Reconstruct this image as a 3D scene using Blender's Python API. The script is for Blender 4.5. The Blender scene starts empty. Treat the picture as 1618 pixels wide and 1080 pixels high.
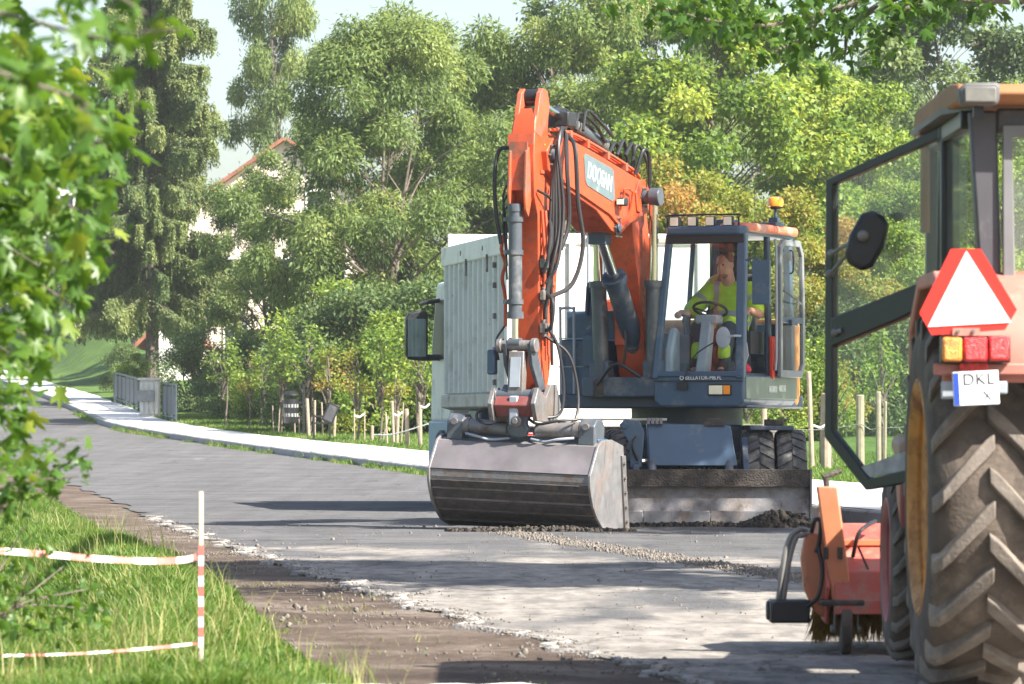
import bpy, bmesh, math, random
import numpy as np
from mathutils import Vector, Matrix
random.seed(7); RNG = np.random.default_rng(11)
sc = bpy.context.scene
COL = sc.collection
# ------------------------------------------------------------ camera, sky, sun, exposure
CAM_H = 1.12
FPX = 7500.0                                  # focal length in pixels of the 1618 px wide photograph
cam = bpy.data.cameras.new('camera'); camo = bpy.data.objects.new('camera', cam); COL.objects.link(camo)
camo.location = (0, 0, CAM_H); camo.rotation_euler = (math.pi/2 + math.atan(125/FPX), 0, 0)
cam.sensor_width = 36; cam.lens = 36*FPX/1618; cam.clip_start = 0.5; cam.clip_end = 5000
cam.dof.use_dof = True; cam.dof.focus_distance = 51.0; cam.dof.aperture_fstop = 11
sc.camera = camo
SUN_EL, SUN_AZ = math.radians(44), math.atan2(0.82, -0.57)       # azimuth from +Y towards +X
world = bpy.data.worlds.new('World'); sc.world = world; world.use_nodes = True
wn = world.node_tree; bg = wn.nodes['Background']
sky = wn.nodes.new('ShaderNodeTexSky'); sky.sky_type = 'NISHITA'; sky.sun_disc = False
sky.sun_elevation = SUN_EL; sky.sun_rotation = SUN_AZ; sky.dust_density = 2.2; sky.air_density = 1.0; sky.ozone_density = 0.6
wn.links.new(sky.outputs[0], bg.inputs[0]); bg.inputs[1].default_value = 0.08
sl = bpy.data.lights.new('sun', 'SUN'); sl.energy = 5.0; sl.angle = math.radians(0.53); sl.color = (1, .95, .86)
so = bpy.data.objects.new('sun', sl); COL.objects.link(so)
sdir = Vector((math.sin(SUN_AZ)*math.cos(SUN_EL), math.cos(SUN_AZ)*math.cos(SUN_EL), math.sin(SUN_EL)))
so.rotation_euler = sdir.to_track_quat('Z', 'Y').to_euler(); so.location = (30, -10, 40)
sc.view_settings.view_transform = 'Standard'; sc.view_settings.look = 'None'
sc.view_settings.exposure = 1.7; sc.view_settings.gamma = 1.0
sc.render.engine = 'CYCLES'; sc.cycles.use_denoising = True; sc.cycles.max_bounces = 7; sc.cycles.adaptive_threshold = .015
sc.cycles.transparent_max_bounces = 24; sc.cycles.sample_clamp_indirect = 6

# ------------------------------------------------------------ materials
def nodes(name):
    m = bpy.data.materials.new(name); m.use_nodes = True
    return m, m.node_tree.nodes, m.node_tree.links, m.node_tree.nodes['Principled BSDF']
def mat(name, c, rough=.5, metal=0, var=.12, vs=6., dirt=None, dirt_amt=.5, ds=3., bump=0, bs=60., coat=0, spec=.5):
    """painted / plain surface: base colour with noise variation, optional dirt patches, optional fine relief"""
    m, N, L, P = nodes(name)
    P.inputs['Roughness'].default_value = rough; P.inputs['Metallic'].default_value = metal
    P.inputs['Coat Weight'].default_value = coat; P.inputs['Specular IOR Level'].default_value = spec
    tc = N.new('ShaderNodeTexCoord')
    n1 = N.new('ShaderNodeTexNoise'); n1.inputs['Scale'].default_value = vs; n1.inputs['Detail'].default_value = 6
    L.new(tc.outputs['Object'], n1.inputs['Vector'])
    r = N.new('ShaderNodeValToRGB')
    r.color_ramp.elements[0].position = .3; r.color_ramp.elements[1].position = .72
    r.color_ramp.elements[0].color = (*[x*(1-var) for x in c], 1); r.color_ramp.elements[1].color = (*[min(1, x*(1+var)) for x in c], 1)
    L.new(n1.outputs['Fac'], r.inputs['Fac']); out = r.outputs['Color']
    if dirt:
        n2 = N.new('ShaderNodeTexNoise'); n2.inputs['Scale'].default_value = ds; n2.inputs['Detail'].default_value = 9; n2.inputs['Roughness'].default_value = .68
        L.new(tc.outputs['Object'], n2.inputs['Vector'])
        r2 = N.new('ShaderNodeValToRGB'); r2.color_ramp.elements[0].position = .62-.3*dirt_amt; r2.color_ramp.elements[1].position = .82-.3*dirt_amt
        L.new(n2.outputs['Fac'], r2.inputs['Fac'])
        mx = N.new('ShaderNodeMix'); mx.data_type = 'RGBA'
        L.new(r2.outputs['Color'], mx.inputs['Factor']); L.new(out, mx.inputs[6]); mx.inputs[7].default_value = (*dirt, 1); out = mx.outputs[2]
        rr = N.new('ShaderNodeMapRange'); rr.inputs[3].default_value = rough; rr.inputs[4].default_value = .9
        L.new(r2.outputs['Color'], rr.inputs[0]); L.new(rr.outputs[0], P.inputs['Roughness'])
    L.new(out, P.inputs['Base Color'])
    if bump:
        n3 = N.new('ShaderNodeTexNoise'); n3.inputs['Scale'].default_value = bs; n3.inputs['Detail'].default_value = 5
        L.new(tc.outputs['Object'], n3.inputs['Vector'])
        b = N.new('ShaderNodeBump'); b.inputs['Strength'].default_value = bump; b.inputs['Distance'].default_value = .02
        L.new(n3.outputs['Fac'], b.inputs['Height']); L.new(b.outputs[0], P.inputs['Normal'])
    return m
def weather(m, chip=(.06,.045,.04), streak=(.16,.06,.04), amt=.5):
    # chips and vertical grime runs over an existing paint
    N, L = m.node_tree.nodes, m.node_tree.links; P = N['Principled BSDF']; src = P.inputs['Base Color'].links[0].from_socket
    tc = N.new('ShaderNodeTexCoord')
    for sc_, rot, lo, hi, col, f in (((26,26,26), 0, .64, .70, chip, .9), ((22,22,1.6), 0, .56, .74, streak, amt)):
        mp = N.new('ShaderNodeMapping'); mp.inputs['Scale'].default_value = sc_; L.new(tc.outputs['Object'], mp.inputs[0])
        n = N.new('ShaderNodeTexNoise'); n.inputs['Scale'].default_value = 1; n.inputs['Detail'].default_value = 5; n.inputs['Roughness'].default_value = .65; L.new(mp.outputs[0], n.inputs['Vector'])
        r = N.new('ShaderNodeMapRange'); r.inputs[1].default_value = lo; r.inputs[2].default_value = hi; r.inputs[3].default_value = 0; r.inputs[4].default_value = f; L.new(n.outputs['Fac'], r.inputs[0])
        mx = N.new('ShaderNodeMix'); mx.data_type = 'RGBA'; L.new(r.outputs[0], mx.inputs['Factor']); L.new(src, mx.inputs[6]); mx.inputs[7].default_value = (*col, 1); src = mx.outputs[2]
    L.new(src, P.inputs['Base Color']); return m
def glass(name, tint=(.9,.95,.93), refl=.09, dust=.0, dustc=(.5,.5,.45)):
    m, N, L, P = nodes(name); N.remove(P); o = N['Material Output']
    t = N.new('ShaderNodeBsdfTransparent'); t.inputs[0].default_value = (*tint, 1)
    g = N.new('ShaderNodeBsdfGlossy'); g.inputs['Roughness'].default_value = .02
    lw = N.new('ShaderNodeLayerWeight'); lw.inputs[0].default_value = .5
    pw = N.new('ShaderNodeMath'); pw.operation = 'POWER'; pw.inputs[1].default_value = 5; L.new(lw.outputs['Facing'], pw.inputs[0])
    ad = N.new('ShaderNodeMapRange'); ad.inputs[3].default_value = refl*.5; ad.inputs[4].default_value = .6; L.new(pw.outputs[0], ad.inputs[0])
    mx = N.new('ShaderNodeMixShader'); L.new(ad.outputs[0], mx.inputs[0]); L.new(t.outputs[0], mx.inputs[1]); L.new(g.outputs[0], mx.inputs[2])
    out = mx.outputs[0]
    if dust:
        d = N.new('ShaderNodeBsdfDiffuse'); d.inputs[0].default_value = (*dustc, 1)
        n = N.new('ShaderNodeTexNoise'); n.inputs['Scale'].default_value = 5; n.inputs['Detail'].default_value = 8
        tc = N.new('ShaderNodeTexCoord'); L.new(tc.outputs['Object'], n.inputs['Vector'])
        mr = N.new('ShaderNodeMapRange'); mr.inputs[1].default_value = .3; mr.inputs[2].default_value = .8; mr.inputs[3].default_value = dust*.4; mr.inputs[4].default_value = dust*1.8
        L.new(n.outputs['Fac'], mr.inputs[0])
        m2 = N.new('ShaderNodeMixShader'); L.new(mr.outputs[0], m2.inputs[0]); L.new(out, m2.inputs[1]); L.new(d.outputs[0], m2.inputs[2]); out = m2.outputs[0]
    L.new(out, o.inputs['Surface']); return m
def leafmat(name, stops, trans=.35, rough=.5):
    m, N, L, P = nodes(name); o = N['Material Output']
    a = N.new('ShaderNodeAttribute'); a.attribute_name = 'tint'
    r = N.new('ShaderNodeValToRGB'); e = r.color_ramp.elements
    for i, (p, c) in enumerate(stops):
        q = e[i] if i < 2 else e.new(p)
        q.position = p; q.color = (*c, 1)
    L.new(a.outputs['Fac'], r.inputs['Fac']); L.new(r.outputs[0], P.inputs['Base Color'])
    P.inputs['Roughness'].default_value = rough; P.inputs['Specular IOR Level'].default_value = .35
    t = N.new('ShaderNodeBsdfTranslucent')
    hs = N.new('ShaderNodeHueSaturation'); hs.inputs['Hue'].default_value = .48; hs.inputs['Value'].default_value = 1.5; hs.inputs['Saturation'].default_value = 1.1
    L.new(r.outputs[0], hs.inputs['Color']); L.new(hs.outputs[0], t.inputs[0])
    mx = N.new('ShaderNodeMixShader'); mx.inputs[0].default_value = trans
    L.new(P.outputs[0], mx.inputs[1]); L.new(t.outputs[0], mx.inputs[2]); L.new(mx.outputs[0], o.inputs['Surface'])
    return m

# ------------------------------------------------------------ mesh helpers
def ident(p): return p
class MB:
    def __init__(s, T=ident): s.v = []; s.f = []; s.mi = []; s.T = T
    def add(s, vs, fs, mi=0):
        o = len(s.v); s.v += [tuple(s.T(Vector(v))) for v in vs]
        for f in fs: s.f.append(tuple(i+o for i in f)); s.mi.append(mi)
        return s
    def box(s, c, size, R=None, mi=0):
        h = [x/2 for x in size]; vs = []
        for a in (-1, 1):
            for b in (-1, 1):
                for d in (-1, 1):
                    p = Vector((a*h[0], b*h[1], d*h[2]))
                    if R is not None: p = R @ p
                    vs.append(p + Vector(c))
        return s.add(vs, [(0,1,3,2),(4,6,7,5),(0,4,5,1),(2,3,7,6),(0,2,6,4),(1,5,7,3)], mi)
    def bb(s, x0, x1, y0, y1, z0, z1, mi=0): return s.box(((x0+x1)/2, (y0+y1)/2, (z0+z1)/2), (abs(x1-x0), abs(y1-y0), abs(z1-z0)), None, mi)
    def prism(s, poly, w0, w1, m=lambda a, b, w: (a, w, b), taper=None, mi=0):
        """poly of (a,b); w0,w1 extrusion; taper(a,b)->factor on w about the middle"""
        n = len(poly); c = (w0+w1)/2
        f = (lambda a, b: 1) if taper is None else taper
        vs = [m(a, b, c+(w0-c)*f(a, b)) for a, b in poly] + [m(a, b, c+(w1-c)*f(a, b)) for a, b in poly]
        fs = [tuple(range(n))[::-1], tuple(range(n, 2*n))] + [(i, (i+1) % n, n+(i+1) % n, n+i) for i in range(n)]
        return s.add(vs, fs, mi)
    def cyl(s, p0, p1, r0, r1=None, n=16, cap=True, mi=0):
        r1 = r0 if r1 is None else r1; p0 = Vector(p0); p1 = Vector(p1); d = (p1-p0).normalized()
        x = d.orthogonal().normalized(); y = d.cross(x)
        vs = []
        for p, r in ((p0, r0), (p1, r1)):
            for i in range(n):
                a = 2*math.pi*i/n; vs.append(p + x*(r*math.cos(a)) + y*(r*math.sin(a)))
        fs = [(i, (i+1) % n, n+(i+1) % n, n+i) for i in range(n)]
        if cap: fs += [tuple(range(n))[::-1], tuple(range(n, 2*n))]
        return s.add(vs, fs, mi)
    def tube(s, pts, r, n=7, sm=4, mi=0):
        P = [Vector(p) for p in pts]
        if sm > 1 and len(P) > 2:
            Q = []; E = [P[0]*2-P[1]] + P + [P[-1]*2-P[-2]]
            for i in range(1, len(E)-2):
                for k in range(sm):
                    t = k/sm; a, b, c, d = E[i-1], E[i], E[i+1], E[i+2]
                    Q.append(.5*((2*b)+(c-a)*t+(2*a-5*b+4*c-d)*t*t+(3*b-a-3*c+d)*t**3))
            Q.append(P[-1]); P = Q
        rs = r if callable(r) else (lambda t: r)
        vs = []; x = None
        for i, p in enumerate(P):
            d = (P[min(i+1, len(P)-1)] - P[max(i-1, 0)]).normalized()
            x = d.orthogonal().normalized() if x is None else (x - d*x.dot(d)).normalized()
            y = d.cross(x); rr = rs(i/(len(P)-1))
            for k in range(n):
                a = 2*math.pi*k/n; vs.append(p + x*(rr*math.cos(a)) + y*(rr*math.sin(a)))
        m = len(P)
        fs = [(i*n+k, i*n+(k+1) % n, (i+1)*n+(k+1) % n, (i+1)*n+k) for i in range(m-1) for k in range(n)]
        fs += [tuple(range(n))[::-1], tuple(range((m-1)*n, m*n))]
        return s.add(vs, fs, mi)
    def lathe(s, prof, o, ax, n=32, mi=0):
        """prof: (radius, height) along axis ax from o; closed ring profile not capped"""
        o = Vector(o); d = Vector(ax).normalized(); x = d.orthogonal().normalized(); y = d.cross(x); k = len(prof)
        vs = [o + d*h + x*(r*math.cos(2*math.pi*i/n)) + y*(r*math.sin(2*math.pi*i/n)) for i in range(n) for r, h in prof]
        fs = [(i*k+j, i*k+j+1, ((i+1) % n)*k+j+1, ((i+1) % n)*k+j) for i in range(n) for j in range(k-1)]
        return s.add(vs, fs, mi)
    def ball(s, c, r, nu=14, nv=9, R=None, mi=0):
        r = (r, r, r) if not hasattr(r, '__len__') else r; c = Vector(c); vs = []
        for j in range(1, nv):
            t = math.pi*j/nv
            for i in range(nu):
                a = 2*math.pi*i/nu; p = Vector((r[0]*math.sin(t)*math.cos(a), r[1]*math.sin(t)*math.sin(a), r[2]*math.cos(t)))
                vs.append(c + (R @ p if R is not None else p))
        a = Vector((0, 0, r[2])); a = R @ a if R is not None else a
        vs += [c+a, c-a]; T, B = len(vs)-2, len(vs)-1
        fs = [(j*nu+i, (j+1)*nu+i, (j+1)*nu+(i+1) % nu, j*nu+(i+1) % nu) for j in range(nv-2) for i in range(nu)]
        fs += [(T, i, (i+1) % nu) for i in range(nu)] + [(B, (nv-2)*nu+(i+1) % nu, (nv-2)*nu+i) for i in range(nu)]
        return s.add(vs, fs, mi)
    def build(s, name, m, parent=None, smooth=35, bevel=0, bseg=2):
        me = bpy.data.meshes.new(name); me.from_pydata(s.v, [], s.f)
        bm = bmesh.new(); bm.from_mesh(me); bmesh.ops.recalc_face_normals(bm, faces=bm.faces); bm.to_mesh(me); bm.free()
        ms = m if isinstance(m, (list, tuple)) else [m]
        for q in ms: me.materials.append(q)
        if len(ms) > 1: me.polygons.foreach_set('material_index', s.mi)
        if smooth: me.shade_smooth(); me.set_sharp_from_angle(angle=math.radians(smooth))
        o = bpy.data.objects.new(name, me); COL.objects.link(o); o.parent = parent
        if bevel:
            b = o.modifiers.new('bevel', 'BEVEL'); b.width = bevel; b.segments = bseg; b.limit_method = 'ANGLE'; b.angle_limit = math.radians(40); b.harden_normals = False
        return o
def tag(o, label, cat, group=None, kind=None):
    if label: o['label'] = label
    if cat: o['category'] = cat
    if group: o['group'] = group
    if kind: o['kind'] = kind
    return o
def empty(name, loc, label=None, cat=None, group=None, rz=0):
    o = bpy.data.objects.new(name, None); COL.objects.link(o); o.location = loc; o.rotation_euler = (0, 0, rz); o.empty_display_size = .2
    return tag(o, label, cat, group)
def npmesh(name, V, F, m, parent=None, tint=None, smooth=False):
    """V (n,3) float, F (k,3|4) int"""
    V = np.asarray(V, np.float32); F = np.asarray(F, np.int32); k = F.shape[1]
    me = bpy.data.meshes.new(name); me.vertices.add(len(V)); me.vertices.foreach_set('co', V.ravel())
    me.loops.add(F.size); me.loops.foreach_set('vertex_index', F.ravel())
    me.polygons.add(len(F)); me.polygons.foreach_set('loop_start', np.arange(0, F.size, k, dtype=np.int32))
    me.update(calc_edges=True)
    if smooth: me.shade_smooth()
    if tint is not None:
        a = me.attributes.new('tint', 'FLOAT', 'FACE'); a.data.foreach_set('value', np.asarray(tint, np.float32))
    me.materials.append(m)
    if name is None: return me
    o = bpy.data.objects.new(name, me); COL.objects.link(o); o.parent = parent
    return o
def text(name, body, size, M, m, parent, ext=.002, sx=1):
    c = bpy.data.curves.new(name, 'FONT'); c.body = body; c.size = size; c.extrude = ext; c.space_character = 1.06; c.align_x = 'CENTER'; c.align_y = 'CENTER'
    c.materials.append(m)
    o = bpy.data.objects.new(name, c); COL.objects.link(o)
    dg = bpy.context.evaluated_depsgraph_get(); me = bpy.data.meshes.new_from_object(o.evaluated_get(dg))
    bpy.data.objects.remove(o)
    me.name = name; o = bpy.data.objects.new(name, me); COL.objects.link(o); o.parent = parent
    o.matrix_local = M @ Matrix.Diagonal((sx, 1, 1, 1)); return o
def basis(x, y, o):
    x = Vector(x).normalized(); y = Vector(y); y = (y-x*y.dot(x)).normalized(); z = x.cross(y)
    M = Matrix.Identity(4)
    for i in range(3): M[i][0] = x[i]; M[i][1] = y[i]; M[i][2] = z[i]; M[i][3] = o[i]
    return M
def at(px, py, d):      # a point of the real place seen at that pixel of the photograph, d metres away
    return Vector(((px-809)/FPX*d, d, CAM_H-(py-665)/FPX*d))
ORD = ['first','second','third','fourth','fifth','sixth','seventh','eighth','ninth','tenth','eleventh','twelfth','thirteenth','fourteenth','fifteenth','sixteenth','seventeenth','eighteenth']
# ------------------------------------------------------------ terrain, road, pavement
def lerp(pts):
    a = np.array(pts, float)
    ys = np.linspace(a[0,0], a[-1,0], 1200); v = np.interp(ys, a[:,0], a[:,1])
    w = 41; k = np.ones(w)/w; vp = np.concatenate([2*v[0]-v[1:w//2+1][::-1], v, 2*v[-1]-v[-w//2:-1][::-1]])
    v = np.convolve(vp, k, 'valid')[:len(ys)]
    return lambda y: np.interp(y, ys, v)
zr = lerp([(0,.0),(18,.0),(23,-.05),(28,-.02),(34,0),(60,0),(78,0.01),(90,.09),(104,.19),(115,.40),(129,.69),(139,.95),(153,1.32),(178,1.95),(205,2.6),(260,3.9),(320,5.3)])
XL = lerp([(0,4.6),(15,1.9),(22.4,.57),(24.3,.16),(29.5,-.6),(35.3,-1.55),(52.5,-3.88),(70,-6.),(84,-7.9),(104,-10.6),(115,-13),(129,-16.4),(139,-18.7),(153,-20.6),(178,-24.2),(205,-28.4),(260,-37),(320,-46)])
XK = lerp([(0,11),(40,5.4),(53,3.68),(70,1.35),(90,-1.43),(104,-3.59),(115,-6.27),(129,-9.62),(139,-11.94),(153,-13.85),(178,-17.4),(205,-21.6),(260,-30),(320,-39)])
SW = lerp([(0,4.7),(80,4.6),(96,3.1),(109,2.9),(122,2.1),(145,1.75),(320,1.75)])
XG = lerp([(0,2.6),(15,.2),(20.5,-.82),(24.3,-1.18),(32.3,-1.9),(39,-2.75),(45,-3.75),(67,-6.5),(76,-7.7),(100,-11),(115,-14),(129,-17.4),(140,-20),(205,-29.4),(320,-47)])
def sstep(a, b, x): t = np.clip((x-a)/(b-a), 0, 1); return t*t*(3-2*t)
def wob(x, y, s=1.): return np.sin(x*1.7*s+y*.6*s+.4)*np.sin(y*.83*s-x*.5*s+1.1)+.5*np.sin(x*3.9*s-y*1.3*s)*np.sin(y*2.1*s+.7)
def H(x, y):
    x = np.asarray(x, float); y = np.asarray(y, float)
    z = zr(y); gl, kk = XG(y), XK(y); xb = kk+SW(y)
    left = gl-x
    zl = .10*sstep(0, .9, left)+.035*wob(x, y, .9)*sstep(.1, 1.2, left) - .42*np.exp(-((left-1.25-.2*np.sin(y*.4))/.42)**2)*sstep(23, 27, y)*(1-sstep(36, 42, y)) + .10*np.exp(-((left-.55)/.4)**2)*sstep(20, 25, y)*(1-sstep(38,44,y))
    right = x-xb
    zrr = .135+.04*sstep(.0, .5, right)+.0*right
    z = z + np.where(left > 0, zl, 0) + np.where(x > kk+.1, zrr, 0) + np.where((left <= 0) & (x <= kk+.1), -.05, 0)
    hill = (sstep(195, 300, y)*6.5*sstep(-8, -22, x) + sstep(150, 330, y)*4*sstep(5, -10, x))*sstep(.8, 6, right)
    return z + hill
def strip(name, fa, fb, ys, n, dz, m, rough=0, flat=True, H_=None):
    V = []; F = []
    for y in ys:
        a, b = float(fa(y)), float(fb(y))
        for i in range(n+1):
            x = a+(b-a)*i/n; z = float(zr(y)) + dz + rough*float(wob(x, y, 2.3))
            V.append((x, y, z))
    for j in range(len(ys)-1):
        for i in range(n): k = j*(n+1)+i; F.append((k, k+1, k+n+2, k+n+1))
    o = npmesh(name, V, F, m, smooth=True); o['kind'] = 'structure'; return o
ROWS = np.concatenate([np.arange(4, 60, .35), np.arange(60, 130, 1.), np.arange(130, 330, 3.)])

def surf(name, cols, sc1, sc2, bump=.5, bs=90, rough=.9, gravel=None, attr=None):
    """three-tone ground: cols = (dark, mid, pale)"""
    m, N, L, P = nodes(name); tc = N.new('ShaderNodeTexCoord'); P.inputs['Roughness'].default_value = rough; P.inputs['Specular IOR Level'].default_value = .25
    def noise(s, d=8, r=.6):
        n = N.new('ShaderNodeTexNoise'); n.inputs['Scale'].default_value = s; n.inputs['Detail'].default_value = d; n.inputs['Roughness'].default_value = r
        L.new(tc.outputs['Object'], n.inputs['Vector']); return n.outputs['Fac']
    r = N.new('ShaderNodeValToRGB'); e = r.color_ramp.elements; e[0].position = .32; e[1].position = .7; e.new(.5)
    for q, c in zip(sorted(e, key=lambda q: q.position), cols): q.color = (*c, 1)
    L.new(noise(sc1), r.inputs[0])
    r2 = N.new('ShaderNodeValToRGB'); r2.color_ramp.elements[0].color = (.5,.5,.5,1); r2.color_ramp.elements[1].color = (1.4,1.4,1.4,1)
    r2.color_ramp.elements[0].position = .3; r2.color_ramp.elements[1].position = .72
    L.new(noise(sc2, 4, .7), r2.inputs[0])
    mx = N.new('ShaderNodeMix'); mx.data_type = 'RGBA'; mx.blend_type = 'MULTIPLY'; mx.inputs['Factor'].default_value = 1
    L.new(r.outputs[0], mx.inputs[6]); L.new(r2.outputs[0], mx.inputs[7]); out = mx.outputs[2]
    L.new(out, P.inputs['Base Color'])
    b = N.new('ShaderNodeBump'); b.inputs['Strength'].default_value = bump; b.inputs['Distance'].default_value = .03
    L.new(noise(bs, 6, .7), b.inputs['Height']); L.new(b.outputs[0], P.inputs['Normal'])
    return m, N, L, P, out
M_GROUND = surf('grass_ground', ((.045,.085,.014), (.07,.13,.022), (.12,.19,.035)), 1.3, 14, .7, 45)[0]
M_DIRT = surf('dirt', ((.065,.045,.033), (.11,.08,.06), (.22,.18,.145)), 1.1, 18, .9, 30)[0]
M_PAVE = mat('pavement_slabs', (.72,.7,.66), .85, var=.06, vs=9, bump=.15)
M_KERB = mat('kerb_concrete', (.36,.36,.35), .85, var=.12, vs=5, dirt=(.16,.15,.13), dirt_amt=.35, bump=.2)
# asphalt with pale dusty milled stretches near the camera
def road_material():
    m, N, L, P, out = surf('asphalt', ((.095,.093,.094), (.118,.116,.117), (.15,.146,.143)), .7, 40, .6, 110)
    tc = N.new('ShaderNodeTexCoord'); sp = N.new('ShaderNodeSeparateXYZ'); L.new(tc.outputs['Object'], sp.inputs[0])
    mp = N.new('ShaderNodeMapping'); mp.inputs['Scale'].default_value = (1.1, .35, 1); mp.inputs['Rotation'].default_value = (0,0,.14); L.new(tc.outputs['Object'], mp.inputs[0])
    n = N.new('ShaderNodeTexNoise'); n.inputs['Scale'].default_value = .8; n.inputs['Detail'].default_value = 7; n.inputs['Roughness'].default_value = .55; L.new(mp.outputs[0], n.inputs['Vector'])
    # milled stretch: nearer than ~48 m, fading out
    mr = N.new('ShaderNodeMapRange'); mr.inputs[1].default_value = 36; mr.inputs[2].default_value = 47; mr.inputs[3].default_value = .12; mr.inputs[4].default_value = -.18; L.new(sp.outputs[1], mr.inputs[0])
    ad = N.new('ShaderNodeMath'); ad.operation = 'ADD'; L.new(n.outputs['Fac'], ad.inputs[0]); L.new(mr.outputs[0], ad.inputs[1])
    rp = N.new('ShaderNodeValToRGB'); rp.color_ramp.elements[0].position = .5; rp.color_ramp.elements[1].position = .61; L.new(ad.outputs[0], rp.inputs[0])
    n2 = N.new('ShaderNodeTexNoise'); n2.inputs['Scale'].default_value = 6; n2.inputs['Detail'].default_value = 8; n2.inputs['Roughness'].default_value = .7; L.new(mp.outputs[0], n2.inputs['Vector'])
    dc = N.new('ShaderNodeValToRGB'); dc.color_ramp.elements[0].color = (.165,.15,.135,1); dc.color_ramp.elements[1].color = (.34,.31,.275,1); dc.color_ramp.elements[0].position = .35; dc.color_ramp.elements[1].position = .65
    L.new(n2.outputs['Fac'], dc.inputs[0])
    mx = N.new('ShaderNodeMix'); mx.data_type = 'RGBA'; L.new(rp.outputs[0], mx.inputs['Factor']); L.new(out, mx.inputs[6]); L.new(dc.outputs[0], mx.inputs[7])
    # wheel tracks along the road and a net of fine cracks
    m3 = N.new('ShaderNodeMapping'); m3.inputs['Rotation'].default_value = (0,0,-.135); m3.inputs['Scale'].default_value = (2.2,.06,1); L.new(tc.outputs['Object'], m3.inputs[0])
    n3 = N.new('ShaderNodeTexNoise'); n3.inputs['Scale'].default_value = 1.6; n3.inputs['Detail'].default_value = 5; L.new(m3.outputs[0], n3.inputs['Vector'])
    r3 = N.new('ShaderNodeMapRange'); r3.inputs[1].default_value = .35; r3.inputs[2].default_value = .65; r3.inputs[3].default_value = .9; r3.inputs[4].default_value = 1.06; L.new(n3.outputs['Fac'], r3.inputs[0])
    vo = N.new('ShaderNodeTexVoronoi'); vo.feature = 'DISTANCE_TO_EDGE'; vo.inputs['Scale'].default_value = .55
    wv = N.new('ShaderNodeVectorMath'); wv.operation = 'MULTIPLY_ADD'; wv.inputs[1].default_value = (.5,.5,.5); L.new(n2.outputs['Color'], wv.inputs[0]); L.new(tc.outputs['Object'], wv.inputs[2]); L.new(wv.outputs[0], vo.inputs['Vector'])
    r4 = N.new('ShaderNodeMapRange'); r4.inputs[1].default_value = .004; r4.inputs[2].default_value = .016; r4.inputs[3].default_value = .5; r4.inputs[4].default_value = 1; L.new(vo.outputs['Distance'], r4.inputs[0])
    mu = N.new('ShaderNodeMath'); mu.operation = 'MULTIPLY'; L.new(r3.outputs[0], mu.inputs[0]); L.new(r4.outputs[0], mu.inputs[1])
    m5 = N.new('ShaderNodeMix'); m5.data_type = 'RGBA'; m5.blend_type = 'MULTIPLY'; m5.inputs['Factor'].default_value = 1; L.new(mx.outputs[2], m5.inputs[6]); L.new(mu.outputs[0], m5.inputs[7])
    L.new(m5.outputs[2], P.inputs['Base Color']); return m
M_ROAD = road_material()

offL = [-900,-350,-150,-70,-35,-20,-12,-8,-6,-5,-4.2,-3.6,-3.1,-2.7,-2.35,-2.1,-1.9,-1.7,-1.5,-1.35,-1.2,-1.05,-.9,-.75,-.6,-.45,-.3,-.15,0]
offR = [.05,.5,1,2,4,7,11,16,24,40,80,160,400,900]
rows = np.concatenate([np.arange(3, 50, .4), np.arange(50, 130, 1.5), np.arange(130, 330, 5), [400, 600, 1000, 2000]])
V = []; F = []
for y in rows:
    yy = min(y, 319); gl, xl, kk = float(XG(yy)), float(XL(yy)), float(XK(yy)); xb = kk+float(SW(yy))
    xs = [gl+o for o in offL] + [gl+(xl-gl)*.5, xl, (xl+kk)/2, kk+.08, kk+.16, xb] + [xb+o for o in offR]
    z = H(np.array(xs), np.full(len(xs), yy))
    V += [(x, y, float(q)) for x, q in zip(xs, z)]
nc = len(offL)+6+len(offR)
F = [(j*nc+i, j*nc+i+1, (j+1)*nc+i+1, (j+1)*nc+i) for j in range(len(rows)-1) for i in range(nc-1)]
g = npmesh('ground', V, F, M_GROUND, smooth=True); g['kind'] = 'structure'
XLw = lambda y: float(XL(y)) + .07*math.sin(y*2.3)+.05*math.sin(y*5.1+1)+.04*math.sin(y*11)
XGw = lambda y: float(XG(y)) - .30 + .10*math.sin(y*1.3)
strip('dirt_shoulder', XGw, lambda y: float(XL(y))+.5, ROWS[ROWS < 150], 8, -.012, M_DIRT, rough=.008)
strip('road', XLw, lambda y: float(XK(y)), ROWS, 10, .0, M_ROAD, rough=.004)
sw = strip('pavement', lambda y: float(XK(y))+.15, lambda y: float(XK(y)+SW(y))+.06*math.sin(y*.9), ROWS[ROWS > 30], 3, .15+.004, M_PAVE)
# kerb made of single stones
kerb = empty('kerb', (0,0,0)); kerb['kind'] = 'structure'
ks = MB(); ks.prism([(-.075,-.12),(.07,-.12),(.07,.147),(-.055,.147),(-.075,.125)], -.495, .495, lambda a, b, w: (a, w, b)); k0 = None
y = 33.
while y < 235:
    dx = float(XK(y+1)-XK(y)); l = math.hypot(dx, 1); y2 = y+1/l; ym = (y+y2)/2
    if k0 is None: k0 = ks.build('kerb_stone', M_KERB, kerb, 30); o = k0
    else: o = k0.copy(); COL.objects.link(o)
    o.location = (float(XK(ym))+.077, ym, float(zr(ym))+random.uniform(-.006,.006)); o.rotation_euler = (math.atan(float(zr(y2)-zr(y))), 0, math.atan2(-dx, 1)+random.uniform(-.006,.006))
    y = y2
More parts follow.
